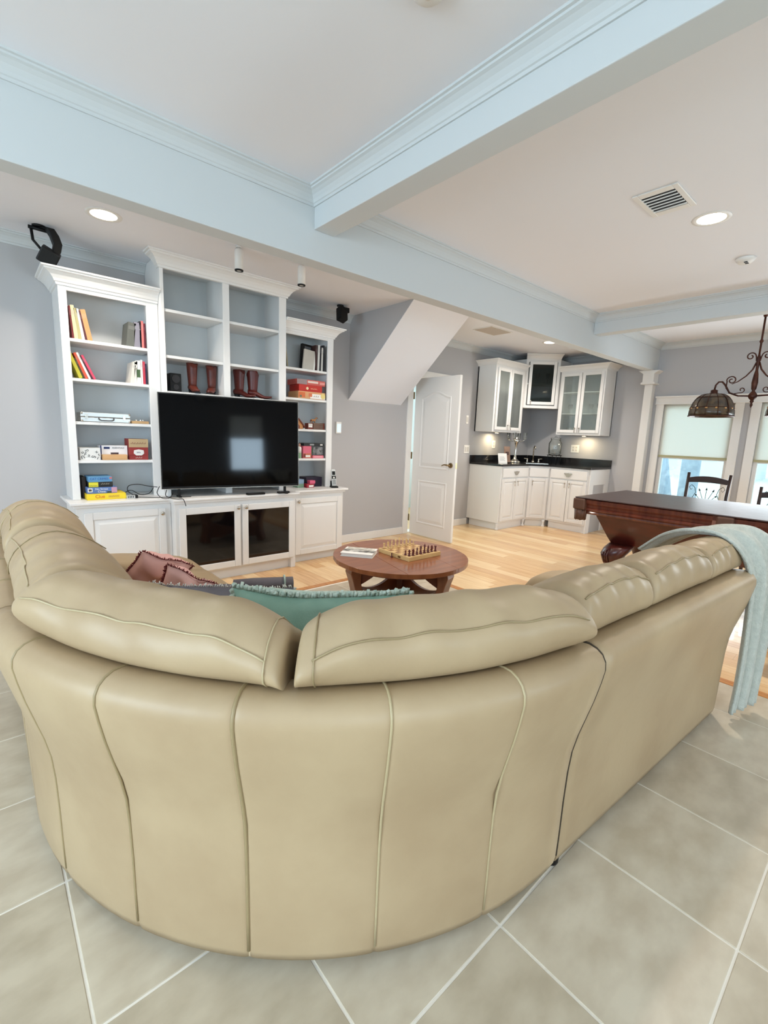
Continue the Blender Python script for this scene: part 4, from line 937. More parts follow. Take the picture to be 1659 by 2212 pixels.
# ================================================================ wet bar in the far corner
G4 = 'units of the corner wet bar'
def face_unit(root, name, A, B, z0, z1, kind, knobs=(), panes=0, shelves=()):
    """door or drawer front on the vertical plane through A->B (2D), facing right-hand side of the room; A is the left end as seen"""
    A, B = Vector(A), Vector(B); u = (B-A); L = u.length; u.normalize(); nrm = Vector((u.y, -u.x))
    M = Matrix(((u.x, -nrm.x, 0, A.x), (u.y, -nrm.y, 0, A.y), (0, 0, 1, 0), (0, 0, 0, 1)))   # local x along, local -y towards viewer
    fr = .045; t = .02; w = MB()
    if kind == 'drawer': w.box(0, -t, z0, L, 0, z1, M=M)
    else:
        w.box(0, -t, z0, fr, 0, z1, M=M).box(L-fr, -t, z0, L, 0, z1, M=M).box(fr, -t, z0, L-fr, 0, z0+fr, M=M).box(fr, -t, z1-fr, L-fr, 0, z1, M=M)
        if kind == 'door': w.box(fr, -t+.009, z0+fr, L-fr, 0, z1-fr, M=M)
    d = w.build(name, M_cab, root, bevel=.004)
    if kind == 'door':
        a, b, c, e = fr+.006, L-fr-.006, z0+fr+.006, z1-fr-.006; k = .022
        MB().loft([[M @ Vector(p) for p in ((a, -t+.009, c), (b, -t+.009, c), (b, -t+.009, e), (a, -t+.009, e))], [M @ Vector(p) for p in ((a+k, -t+.001, c+k), (b-k, -t+.001, c+k), (b-k, -t+.001, e-k), (a+k, -t+.001, e-k))]], sm=False).build('raised_panel', M_cab, d)
    if kind == 'glass': MB().box(fr, -t+.008, z0+fr, L-fr, -t+.012, z1-fr, M=M).build('pane', glass('cabinet_glass', (246, 250, 248), .04, .06, frost=.16) if z1-z0 > .7 else glass('smoke_glass', (170, 176, 174), .04, .05), d)
    for (x, z, typ) in knobs:
        h = MB()
        if typ == 'cup':
            h.prism([(-.06, 0), (.06, 0), (.06, -.010), (.016, -.055), (-.016, -.055), (-.06, -.010)], .006, M=M @ Matrix.Translation((x, -t-.012, z)) , axis='y', at=0).box(-.004, 0, -.004, .004, .012, .004, M=M @ Matrix.Translation((x, -t-.012, z)))
        else:
            h.lathe([(.004, 0), (.004, .012), (.012, .016), (.009, .022), (.001, .023)], n=12, M=M @ Matrix.Translation((x, -t, z)) @ Matrix.Rotation(R(90), 4, 'X'))
            h.cyl(M @ Vector((x, -t-.018, z)), M @ Vector((x, -t-.020, z-.055)), .0035, 8).sphere(M @ Vector((x, -t-.02, z-.06)), .006, 6)
        h.build('pull' if typ == 'cup' else 'knob', M_chrome, d)
    return d
CT = .955
P0, P1, P2, P3 = (5.57, 3.83), (6.27, 3.83), (6.50, 3.60), (6.50, 2.97)
def bar_base(poly, label, toe):
    cx = sum(p[0] for p in poly)/len(poly); cy = sum(p[1] for p in poly)/len(poly)
    r = thing('bar_cabinet', (cx, cy, 0), label, 'cabinet', G4)
    MB().prism(poly, CT-.03-.105, at=.105).build('cabinet_body', M_cab, r, bevel=.002)
    c = Vector((cx, cy)); MB().prism([tuple(Vector(p)+(c-Vector(p))*.10) for p in poly], .104, at=0).build('toe_kick', M_cab, r)
    for q in toe: MB().lathe([(.026, 0), (.028, .012), (.016, .03), (.020, .07), (.028, .105)], (q[0], q[1], 0), 14).build('turned_foot', M_cab, r)
    return r
W2 = YW-.002; X2 = XW-.002
b1 = bar_base([(5.57, W2), (5.57, 3.83), (6.269, 3.83), (6.269, W2)], 'left base cabinet of the corner bar, one drawer over two doors', [(5.60, 3.86), (6.255, 3.845)])
face_unit(b1, 'drawer', (5.60, 3.83), (6.25, 3.83), .765, .895, 'drawer', [(.325, .85, 'cup')])
face_unit(b1, 'door', (5.60, 3.83), (5.921, 3.83), .13, .745, 'door', [(.285, .70, 'k')]); face_unit(b1, 'door', (5.929, 3.83), (6.25, 3.83), .13, .745, 'door', [(.036, .70, 'k')])
b2 = bar_base([(6.271, W2), (6.271, 3.83), (6.499, 3.602), (X2, 3.602), (X2, W2)], 'angled middle base cabinet of the corner bar under the sink', [(6.48, 3.63)])
def on_(a, b, t): return (a[0]+(b[0]-a[0])*t, a[1]+(b[1]-a[1])*t)
face_unit(b2, 'drawer_front', on_(P1, P2, .06), on_(P1, P2, .94), .765, .895, 'drawer')
face_unit(b2, 'door', on_(P1, P2, .06), on_(P1, P2, .94), .13, .745, 'door', [(.05, .70, 'k')])
b3 = bar_base([(6.50, 3.60), (6.50, 3.0), (X2, 3.0), (X2, 3.60)], 'right base cabinet of the corner bar, open notch in its side panel', [(6.53, 3.02)])
face_unit(b3, 'drawer', (6.50, 3.58), (6.50, 3.02), .765, .895, 'drawer', [(.28, .85, 'cup')])
face_unit(b3, 'door', (6.50, 3.58), (6.50, 3.304), .13, .745, 'door', [(.245, .70, 'k')]); face_unit(b3, 'door', (6.50, 3.296), (6.50, 3.02), .13, .745, 'door', [(.032, .70, 'k')])
# end panel with a rectangular notch
MB().prism([(6.503, .0), (6.62, 0), (6.62, .70), (6.98, .70), (6.98, 0), (X2, 0), (X2-.001, CT-.031), (6.503, CT-.031)], .02, axis='y', at=2.978).build('end_panel', M_cab, b3, bevel=.002)
box('notch_back', M_wall, 6.62, 2.992, 0, 6.98, 2.999, .70, b3)
# granite
M_gran = mat('black_granite', (10, 10, 12), .12, col2=(26, 26, 28), nscale=60, spec=.6)
gt = thing('granite_worktop', (6.4, 4.0, CT-.03), 'black granite worktop with a low backsplash on the corner bar', 'worktop')
ov = .025
MB().prism([(5.555, W2), (5.555, 3.83-ov), (6.28, 3.83-ov), (6.50-ov, 3.585), (6.50-ov, 2.965), (X2, 2.965), (X2, W2)], .03, at=CT-.03).build('slab', M_gran, gt, bevel=.004)
box('backsplash', M_gran, 5.555, W2-.02, CT, X2-.02, W2, CT+.10, gt, .002); box('backsplash', M_gran, X2-.02, 2.965, CT, X2, W2-.02, CT+.10, gt, .002)
# uppers
def upper(A, B, C, D, z0, z1, label, doors, crown_path):
    """A,B front edge (left, right); C,D back"""
    cx = (A[0]+B[0]+C[0]+D[0])/4; cy = (A[1]+B[1]+C[1]+D[1])/4
    r = thing('bar_wall_cabinet', (cx, cy, z0), label, 'cabinet', G4)
    v = [Vector(p) for p in (A, B, C, D)]; c = Vector((cx, cy)); t = .018
    def wall(p, q):
        p, q = Vector(p), Vector(q); n = Vector(((q-p).y, -(q-p).x)).normalized()
        if (c-p).dot(n) < 0: n = -n
        return [tuple(p), tuple(q), tuple(q+n*t), tuple(p+n*t)]
    MB().prism(wall(B, C), z1-z0, at=z0).build('side_panel', M_cab, r); MB().prism(wall(D, A), z1-z0, at=z0).build('side_panel', M_cab, r); MB().prism(wall(C, D), z1-z0, at=z0).build('back_panel', M_caback, r)
    q = [tuple(c+(p-c)*.985) for p in v]
    MB().prism(q, t, at=z0).build('bottom_panel', M_cab, r); MB().prism(q, t, at=z1-t).build('top_panel', M_cab, r)
    A_, B_ = Vector(A), Vector(B); u = (B_-A_).normalized(); n = Vector((u.y, -u.x)); Ln = (B_-A_).length
    M = Matrix(((u.x, -n.x, 0, A_.x), (u.y, -n.y, 0, A_.y), (0, 0, 1, 0), (0, 0, 0, 1)))
    w = MB(); f = .04
    w.box(-.001, -.0015, z0-.001, f, .016, z1, M=M).box(Ln-f, -.0015, z0-.001, Ln+.001, .016, z1, M=M).box(f, -.0015, z0-.001, Ln-f, .016, z0+f, M=M).box(f, -.0015, z1-f, Ln-f, .016, z1, M=M)
    w.build('face_frame', M_cab, r)
    for k in (1, 2) if z1-z0 > .8 else (1,):
        zz = z0+(z1-z0)*k/(3 if z1-z0 > .8 else 2); qq = [tuple(c+(p-c)*.975) for p in v]
        MB().prism(qq, .014, at=zz-.007).build('shelf', M_cab, r)
    rings = [[(p[0]+d[0]*a, p[1]+d[1]*a, z1+.075+b) for a, b in CROWN] for p, d in crown_path]
    MB().loft(rings, sm=False).build('crown', M_cab, r)
    return r
UZ0, UZ1 = 1.41, 2.345
ul = upper((5.62, 4.08), (6.36, 4.08), (6.36, W2), (5.62, W2), UZ0, UZ1, 'left glass-door wall cabinet of the corner bar', 2, [((5.62, W2), (-1, 0)), ((5.62, 4.08), (-1, -1)), ((6.38, 4.08), (0, -1))])
d_ = face_unit(ul, 'door', (5.66, 4.08), (5.986, 4.08), UZ0+.03, UZ1-.03, 'glass', [(.295, UZ0+.10, 'k')]); face_unit(ul, 'door', (5.994, 4.08), (6.32, 4.08), UZ0+.03, UZ1-.03, 'glass', [(.03, UZ0+.10, 'k')])
ur = upper((6.78, 3.72), (6.78, 3.04), (X2, 3.04), (X2, 3.72), UZ0, UZ1, 'right glass-door wall cabinet of the corner bar', 2, [((6.78, 3.74), (-1, 0)), ((6.78, 3.04), (-1, -1)), ((X2, 3.04), (0, -1))])
face_unit(ur, 'door', (6.78, 3.70), (6.78, 3.384), UZ0+.03, UZ1-.03, 'glass', [(.285, UZ0+.10, 'k')]); face_unit(ur, 'door', (6.78, 3.376), (6.78, 3.06), UZ0+.03, UZ1-.03, 'glass', [(.03, UZ0+.10, 'k')])
UA, UB = (6.40, 4.10), (6.76, 3.74)
uc = upper(UA, UB, (X2-.0, 3.745), (6.405, W2), 1.80, 2.52, 'tall narrow middle wall cabinet of the corner bar with one dark glass door', 1, [(UA, (-1, -.6)), (UB, (-.6, -1))])
face_unit(uc, 'door', on_(UA, UB, .10), on_(UA, UB, .90), 1.85, 2.49, 'glass', [(.05, 1.90, 'k')])
# stemware in the cabinets
M_gl = glass('glassware', (252, 254, 254), .12, .10, frost=.06, ior=1.15)
def goblet(x, y, z, label, h=.14, group='glasses in the bar cabinets'):
    o = MB().lathe([(.028, 0), (.030, .002), (.004, .006), (.0035, h*.45), (.020, h*.55), (.030, h*.75), (.027, h), (.025, h), (.028, h*.75), (.001, h*.52)], n=14).build('wine_glass', M_gl, None)
    o.location = (x, y, z); return tag(o, label, 'glass', group)
s1 = UZ0+(UZ1-UZ0)/3+.007; s2 = UZ0+(UZ1-UZ0)*2/3+.007; sb_ = UZ0+.018
for i, (x, y, z) in enumerate(((5.75, 4.2, s1), (5.86, 4.22, s1), (6.10, 4.2, s1), (6.22, 4.2, s1))): goblet(x, y, z, 'clear wine glass, %s from the left in the left bar cabinet' % ('first', 'second', 'third', 'fourth')[i], group='glasses in the left bar cabinet')
for i, (x, y, z) in enumerate(((6.92, 3.60, s1), (6.92, 3.47, s1), (6.92, 3.28, s1), (6.92, 3.16, s1))): goblet(x, y, z, 'clear wine glass, %s from the left in the right bar cabinet' % ('first', 'second', 'third', 'fourth')[i], group='glasses in the right bar cabinet')
for (x, y, l) in ((6.58, 4.0, 'left'), (6.70, 3.90, 'right')): goblet(x, y, 2.168, 'clear wine glass behind the dark middle cabinet door, %s of two' % l, .16, group='glasses in the middle bar cabinet')
for (x, y, z, c) in ((5.80, 4.2, sb_, (196, 206, 200)), (6.15, 4.2, sb_, (200, 206, 196))):
    o = MB().lathe([(.035, 0), (.04, .01), (.042, .10), (.04, .10), (.036, .012), (.001, .008)], n=16).build('tumbler', M_gl, None); o.location = (x, y, z); tag(o, 'clear tumbler on the lowest shelf of the left bar cabinet, %s door' % ('left' if x < 6 else 'right'), 'glass', 'tumblers in the left bar cabinet')
for (y, l) in ((3.56, 'left'), (3.20, 'right')):
    o = MB().lathe([(.001, 0), (.05, .002), (.07, .03), (.075, .09), (.072, .09), (.066, .03), (.001, .008)], n=18).build('bowl', mat('ceramic_white', (220, 220, 214), .3), None); o.location = (6.94, y, sb_); tag(o, 'white bowl on the lowest shelf of the right bar cabinet, %s door' % l, 'bowl')
# warm lights under the wall cabinets
def lamp(name, kind, loc, power, col, rot=(0, 0, 0), size=.1, sy=None, spread=None, blend=.6):
    l = bpy.data.lights.new(name, kind); l.energy = power; l.color = col
    if kind == 'AREA':
        l.size = size
        if sy: l.shape = 'RECTANGLE'; l.size_y = sy
        else: l.shape = 'DISK'
    if kind == 'SPOT': l.spot_size = R(spread); l.spot_blend = blend; l.shadow_soft_size = size
    o = bpy.data.objects.new(name, l); o.location = loc; o.rotation_euler = rot; COL.objects.link(o); return o
for (x, y, l) in ((6.0, 4.26, 'under the left bar wall cabinet'), (6.96, 3.36, 'under the right bar wall cabinet')):
    t = thing('cabinet_light', (x, y, UZ0-.012), 'small round puck light '+l, 'lamp')
    MB().lathe([(.03, .0), (.034, .004), (.034, .012)], (x, y, UZ0-.013), 16).build('housing', M_chrome, t); MB().lathe([(.001, -.0), (.026, 0), (.026, .002)], (x, y, UZ0-.015), 16).build('lens', M_lampglow, t)
    lamp('puck_lamp', 'AREA', (x, y, UZ0-.02), 1.6, (1, .82, .52), size=.05)
# tap
t = thing('bar_faucet', (6.62, 3.98, CT), 'chrome gooseneck faucet with two lever handles on the corner bar', 'faucet')
tp = MB(); c = Vector((6.62, 3.98, CT)); fwd = Vector((-.7, -.7, 0)); sd_ = Vector((.7, -.7, 0))
tp.cyl(c, c+Vector((0, 0, .03)), .022).tube([c, c+Vector((0, 0, .20)), c+Vector((0, 0, .24))+fwd*.015, c+Vector((0, 0, .265))+fwd*.05, c+Vector((0, 0, .255))+fwd*.09, c+Vector((0, 0, .22))+fwd*.11], .010, 10)
tp.build('spout', M_chrome, t)
for s in (-1, 1):
    q = c+sd_*(.09*s); MB().lathe([(.020, 0), (.014, .02), (.010, .05), (.014, .06), (.001, .068)], q, 14).tube([q+Vector((0, 0, .058)), q+Vector((0, 0, .066))+sd_*(.05*s)], [.007, .005], 8).build('tap_handle', M_chrome, t)
MB().prism([tuple((Vector((6.50, 3.85))+a)) for a in (Vector((-.17, .07)), Vector((.07, -.17)), Vector((.19, -.05)), Vector((-.05, .19)))], .004, at=CT+.0005).build('sink_rim', M_chrome, t)
# tall silver candelabra and glass jar
t = thing('candelabra', (6.33, 4.12, CT), 'tall silver candelabra with glass cups, left of the bar faucet', 'candelabra')
q = Vector((6.33, 4.12, CT)); M_sil = mat('silver', (206, 204, 198), .18, 1)
MB().lathe([(.085, 0), (.088, .01), (.06, .03), (.025, .06), (.016, .10), (.013, .20), (.018, .26), (.03, .30), (.042, .335), (.035, .37), (.015, .39), (.012, .40)], q, 18).build('stem', M_sil, t)
for a in range(4):
    d_ = Vector((cos(a*pi/2+.3), sin(a*pi/2+.3), 0)); p = q+d_*.13+Vector((0, 0, .36))
    MB().tube([q+Vector((0, 0, .345)), q+d_*.06+Vector((0, 0, .325)), q+d_*.11+Vector((0, 0, .34)), p], .006, 8).lathe([(.012, 0), (.022, .006), (.024, .012)], p, 12).build('arm', M_sil, t)
    MB().lathe([(.014, .012), (.024, .04), (.026, .10), (.024, .10), (.012, .016)], p, 14).build('glass_cup', M_gl, t)
MB().lathe([(.02, .40), (.035, .43), (.040, .52), (.037, .52), (.018, .41)], q, 14).build('glass_cup', M_gl, t)
t = thing('glass_jar', (6.94, 3.80, CT), 'clear glass drink jar with a tap on a dark metal stand, bar corner', 'jar'); q = Vector((6.94, 3.80, CT))
w = MB()
for a in range(4):
    d_ = Vector((cos(a*pi/2+.8), sin(a*pi/2+.8), 0)); w.tube([q+d_*.11, q+d_*.10+Vector((0, 0, .13))], .005, 6)
w.tube([q+Vector((.11*cos(a), .11*sin(a), .13)) for a in (2*pi*i/20 for i in range(21))], .005, 6); w.build('stand', M_black, t)
MB().lathe([(.001, .135), (.085, .137), (.098, .16), (.10, .32), (.075, .36), (.07, .38), (.066, .38), (.072, .355), (.094, .315), (.092, .165), (.001, .145)], q, 20).build('jar_body', M_gl, t)
MB().lathe([(.076, .381), (.078, .40), (.02, .41), (.012, .43), (.001, .432)], q, 16).build('lid', M_gl, t); MB().cyl(q+Vector((-.09, -.05, .17)), q+Vector((-.13, -.075, .165)), .008).build('tap', M_chrome, t)
# brochure stands
t = thing('brochure_card', (5.80, 3.97, CT), 'white folded card standing at the left end of the granite worktop', 'card', rot=(R(-14), 0, R(-22)))
box('card_front', M_pwhite, -.075, 0, 0.001, .075, .003, .15, t, local=True); box('card_back', M_pwhite, -.075, .003, 0.001, .075, .045, .004, t, local=True)
for i in range(4): box('printed_line', ink(150, 150, 150), -.05, -.0006, .04+.018*i, .04-.012*(i % 2), 0, .045+.018*i, t, local=True)
t = thing('brochure_rack', (6.02, 4.04, CT), 'brown patterned leaflet in a small rack beside the white card', 'leaflet', rot=(R(-10), 0, R(-16)))
box('leaflet', mat('leaflet_brown', (150, 122, 104), .6, col2=(128, 100, 84)), -.055, 0, .01, .055, .006, .25, t, local=True); box('leaflet_photo', mat('leaflet_photo', (70, 48, 42), .5), -.03, -.001, .12, .03, 0, .17, t, local=True)
MB().tube([(-.06, -.03, .005), (-.06, .02, .005), (-.06, .03, .12)], .003, 6).tube([(.06, -.03, .005), (.06, .02, .005), (.06, .03, .12)], .003, 6).tube([(-.06, -.03, .005), (.06, -.03, .005)], .003, 6).build('rack', M_print, t, local=True)

# wall plates
def plate(label, c, n, w_, h_, kind):
    """c centre on the wall, n: 'y' wall_back or 'x' wall_right"""
    t = thing('switch_plate' if kind != 'outlet' else 'outlet_plate', c, label, 'switch' if kind != 'outlet' else 'outlet')
    def bx(name, m, a0, z0, a1, z1, d0, d1):
        if n == 'y': return box(name, m, c[0]+a0, c[1]-d1, c[2]+z0, c[0]+a1, c[1]-d0, c[2]+z1, t, .001)
        return box(name, m, c[0]-d1, c[1]+a0, c[2]+z0, c[0]-d0, c[1]+a1, c[2]+z1, t, .001)
    bx('plate', M_pwhite, -w_/2, -h_/2, w_/2, h_/2, 0, .006)
    k = 2 if w_ > .1 else 1
    for i in range(k):
        o = (i-(k-1)/2)*.05
        if kind == 'outlet':
            for z in (-.022, .022): bx('socket', mat('socket_cream', (210, 206, 198), .5), o-.016, z-.014, o+.016, z+.014, .006, .008)
        else: bx('rocker', mat('socket_cream', (210, 206, 198), .5), o-.017, -.034, o+.017, .034, .006, .010)
    return t
t = thing('wall_keypad', (3.13, YW, 1.365), 'small white touch keypad on the grey wall right of the built-in', 'keypad')
box('housing', M_pwhite, 3.095, YW-.022, 1.30, 3.165, YW, 1.43, t, .004); box('display', mat('keypad_screen', (196, 222, 236), .3, emit=(200, 228, 240), estr=.5), 3.105, YW-.0235, 1.315, 3.155, YW-.021, 1.405, t)
plate('small white switch high on the wall right of the hall door', (5.44, YW, 1.57), 'y', .05, .12, 'switch')
plate('double white switch plate right of the hall door at bar height', (5.47, YW, 1.14), 'y', .12, .12, 'switch')
plate('double white outlet on the wall under the right bar cabinet', (XW, 3.56, 1.20), 'x', .13, .12, 'outlet')
plate('white outlet on the wall behind the brochures on the bar', (6.13, YW, 1.22), 'y', .075, .12, 'outlet')

# ================================================================ pool table
M_pool = mat('pool_mahogany', (80, 24, 15), .32, col2=(56, 14, 9), nscale=3, stretch=(4, 1, 4), coat=.2)
M_poold = mat('pool_mahogany_light', (104, 50, 32), .32, col2=(74, 28, 18), nscale=5, stretch=(1, 6, 1), coat=.3)
M_cover = mat('vinyl_cover', (66, 50, 50), .42, bump=.25, bscale=12, dist=.01)
M_leath = mat('pocket_leather', (84, 54, 38), .5, bump=.4, bscale=80)
PX0, PX1, PY0, PY1 = 4.10, 5.24, -.30, 2.00
pt = thing('pool_table', ((PX0+PX1)/2, (PY0+PY1)/2, 0), 'carved dark mahogany pool table with leather pockets, under a dark cover', 'pool table')
pr = [(0, .66), (.0, .675), (-.02, .69), (-.025, .71), (-.012, .725), (-.015, .745), (-.03, .765), (-.035, .795), (-.10, .80), (-.12, .78), (.10, .66)]
def ringrect(k, z): return [(PX0+k+.05, PY0+k+.05, z), (PX1-k-.05, PY0+k+.05, z), (PX1-k-.05, PY1-k-.05, z), (PX0+k+.05, PY1-k-.05, z)]
MB().loft([ringrect(k, z) for k, z in ((.06, .655), (.0, .66), (-.008, .672), (-.004, .684), (-.024, .70), (-.024, .712), (-.012, .722), (-.014, .742), (-.034, .762), (-.036, .792), (-.02, .80), (.15, .80))], sm=False).build('rail', M_poold, pt)
MB().loft([ringrect(k, z) for k, z in ((.24, .395), (.205, .40), (.18, .45), (.14, .54), (.10, .63), (.09, .655), (.12, .66))], sm=False).build('apron', M_pool, pt, bevel=.004)
for (x, y) in ((PX0+.03, .87), (PX1-.03, .87), (4.67, PY1-.03)): 
    MB().box(x-.014, y-.065, .665, x+.014, y+.065, .797).build('rail_block', mat('rail_block', (128, 84, 66), .35), pt, bevel=.004) if y < PY1-.1 else MB().box(x-.065, y-.014, .665, x+.065, y+.014, .797).build('rail_block', MATS['rail_block'], pt, bevel=.004)
cv = box('cover', M_cover, PX0, PY0, .802, PX1, PY1, .812, pt, .004)
def leg(cx, cy, sx, sy):
    rings = []
    for z, o, w_ in ((.40, .0, .105), (.36, .02, .115), (.31, .045, .105), (.24, .05, .078), (.16, .03, .060), (.10, .02, .055), (.07, .03, .066), (.045, .04, .082), (.02, .035, .080), (0, .03, .07)):
        rings.append([(cx+sx*o+w_*cos(a)*(1 if abs(cos(a)) < .9 else .95), cy+sy*o+w_*sin(a), z) for a in (2*pi*i/16 for i in range(16))])
    return MB().loft(rings)
for cx, sx in ((PX0+.24, -1), (PX1-.32, 1)):
    for cy, sy in ((PY1-.36, 1), (PY0+.36, -1)):
        l = leg(cx, cy, sx, sy).build('leg', M_pool, pt); w = MB()
        for k in range(3): w.tube([(cx+sx*(.11+.012*k), cy+sy*(.05+.02*k), .37-.02*k), (cx+sx*.15, cy+sy*(.06+.02*k), .31), (cx+sx*.13, cy+sy*(.05+.015*k), .24)], .010, 6)
        w.build('carving', M_pool, l)
for x in (PX0, PX1):
    for y in (PY0, 0.85, PY1):
        sx = -1 if x == PX0 else 1; px = x-sx*.045; py = y+(.045 if y == PY0 else (-.045 if y == PY1 else 0))
        f = MB().prism([(px-.055, .70), (px+.055, .70), (px+.06, .80), (px-.06, .80)], .11, axis='y', at=py-.055).build('pocket_casting', M_leath, pt, bevel=.012)
        if y != .85:
            MB().loft([[(px+sx*.0+r_*cos(a), py+r_*sin(a), z) for a in (2*pi*i/12 for i in range(12))] for z, r_ in ((.70, .05), (.66, .052), (.62, .045), (.60, .03))]).build('pocket_bag', M_leath, f)
            w = MB()
            for i in range(7): w.cyl((px+.052*cos(i*.9), py+.052*sin(i*.9), .70), (px+.045*cos(i*.9), py+.045*sin(i*.9), .60), .006, 6)
            w.build('fringe', M_leath, f)['kind'] = 'stuff'

# dining chairs beyond the pool table
M_chair = mat('chair_walnut', (52, 30, 24), .4, col2=(38, 20, 16)); M_iron = mat('iron_green_black', (22, 34, 30), .4, .6)
def chair(x, y, rz, label, ztop=1.00):
    r = thing('dining_chair', (x, y, 0), label, 'chair', 'dark wooden chairs by the windows', rz=R(rz)); k = ztop
    box('seat', M_chair, -.22, -.21, .43, .22, .21, .47, r, .012, local=True)
    for sx in (-1, 1):
        MB().tube([(sx*.20, .19, 0), (sx*.20, .20, .45), (sx*.20, .215, .75), (sx*.205, .25, k)], [.018, .020, .019, .017], 8).build('back_post', M_chair, r, local=True)
        MB().cyl((sx*.19, -.18, 0), (sx*.19, -.18, .44), .016, 10, .021).build('leg', M_chair, r, local=True)
    n = 12; p = [(-.20+.40*i/n, k-.03-.03*abs(2*i/n-1)**2) for i in range(n+1)]; q = [(.20-.40*i/n, k-.115+.012*(1-abs(1-2*i/n)**2)) for i in range(n+1)]
    MB().prism(p+q, .022, axis='y', at=.222).build('top_rail', M_chair, r, bevel=.004, local=True)
    box('lower_rail', M_chair, -.195, .20, .60, .195, .222, .635, r, .004, local=True)
    yb = .226
    for a in (-42, -22, 0, 22, 42):
        L_ = .175 if abs(a) < 30 else .14; ex, ez = sin(R(a))*L_, cos(R(a))*L_
        MB().tube([(0, .215, .635), (ex, yb, .635+ez)], .0032, 6).cyl((ex, yb, .635+ez), (ex*1.17, yb+.002, .635+ez*1.17), .012, 8, .001).build('arrow_rod', M_iron, r, local=True)
    for s in (-1, 1):
        MB().tube([(s*.10, .21, .635), (s*.135, .215, .70), (s*.105, .222, .77), (s*.12, .227, .83), (s*.155, .23, .86), (s*.175, .23, .83), (s*.155, .228, .80), (s*.145, .226, .82)], .0035, 6).build('scroll', M_iron, r, local=True)
    for sx in (-1, 1): box('side_stretcher', M_chair, sx*.19-.01, -.17, .2, sx*.19+.01, .18, .225, r, local=True)
    return r
chair(6.12, 1.54, -90, 'dark wooden chair with iron arrow back, framed by the first window', 1.0)
chair(6.10, .84, -90, 'dark wooden chair at the right edge, only its top rail visible', .90)

t = thing('slipper_chair', (3.62, .22, 0), 'white upholstered low chair cut by the right edge, behind the blue throw', 'chair')
M_lin = mat('white_linen', (226, 226, 222), .9, bump=.3, bscale=120)
box('seat', M_lin, 3.34, -.06, .34, 3.90, .50, .50, t, .03); box('backrest', M_lin, 3.34, .36, .50, 3.90, .50, .745, t, .03)
for x in (3.39, 3.85):
    for y in (-.01, .45): MB().cyl((x, y, 0), (x, y, .34), .016, 10, .024).build('leg', M_chair, t)
# ================================================================ iron chandelier with glass domes
M_bron = mat('antique_bronze', (58, 26, 18), .4, .5, col2=(84, 44, 26), nscale=14)
cx, cy, zt = 5.95, 1.175, CZ
ch = thing('pool_chandelier', (cx, cy, zt), 'bronze scroll-arm chandelier with mosaic glass dome shades, hanging in front of windows', 'chandelier')
MB().lathe([(.001, -.0), (.075, -.002), (.072, -.015), (.045, -.035), (.02, -.05), (.014, -.07)], (cx, cy, zt), 20).build('canopy', M_bron, ch)
MB().lathe([(.009, -.07), (.009, -.28), (.018, -.30), (.009, -.32), (.009, -.42)], (cx, cy, zt), 12).build('rod', M_bron, ch)
zz = zt-.42
MB().lathe([(.009, 0), (.012, -.02), (.024, -.05), (.014, -.08), (.012, -.16), (.020, -.20), (.028, -.28), (.022, -.34), (.012, -.36), (.030, -.385), (.042, -.41), (.030, -.435), (.014, -.45), (.018, -.465), (.008, -.48), (.013, -.50), (.001, -.53)], (cx, cy, zz), 16).build('centre_post', M_bron, ch)
def spiral(c, r0, a0, turns, sgn, n=18): return [(c[0]+r0*(1-.75*i/n)*cos(a0+sgn*turns*2*pi*i/n), c[1]+r0*(1-.75*i/n)*sin(a0+sgn*turns*2*pi*i/n)) for i in range(n+1)]
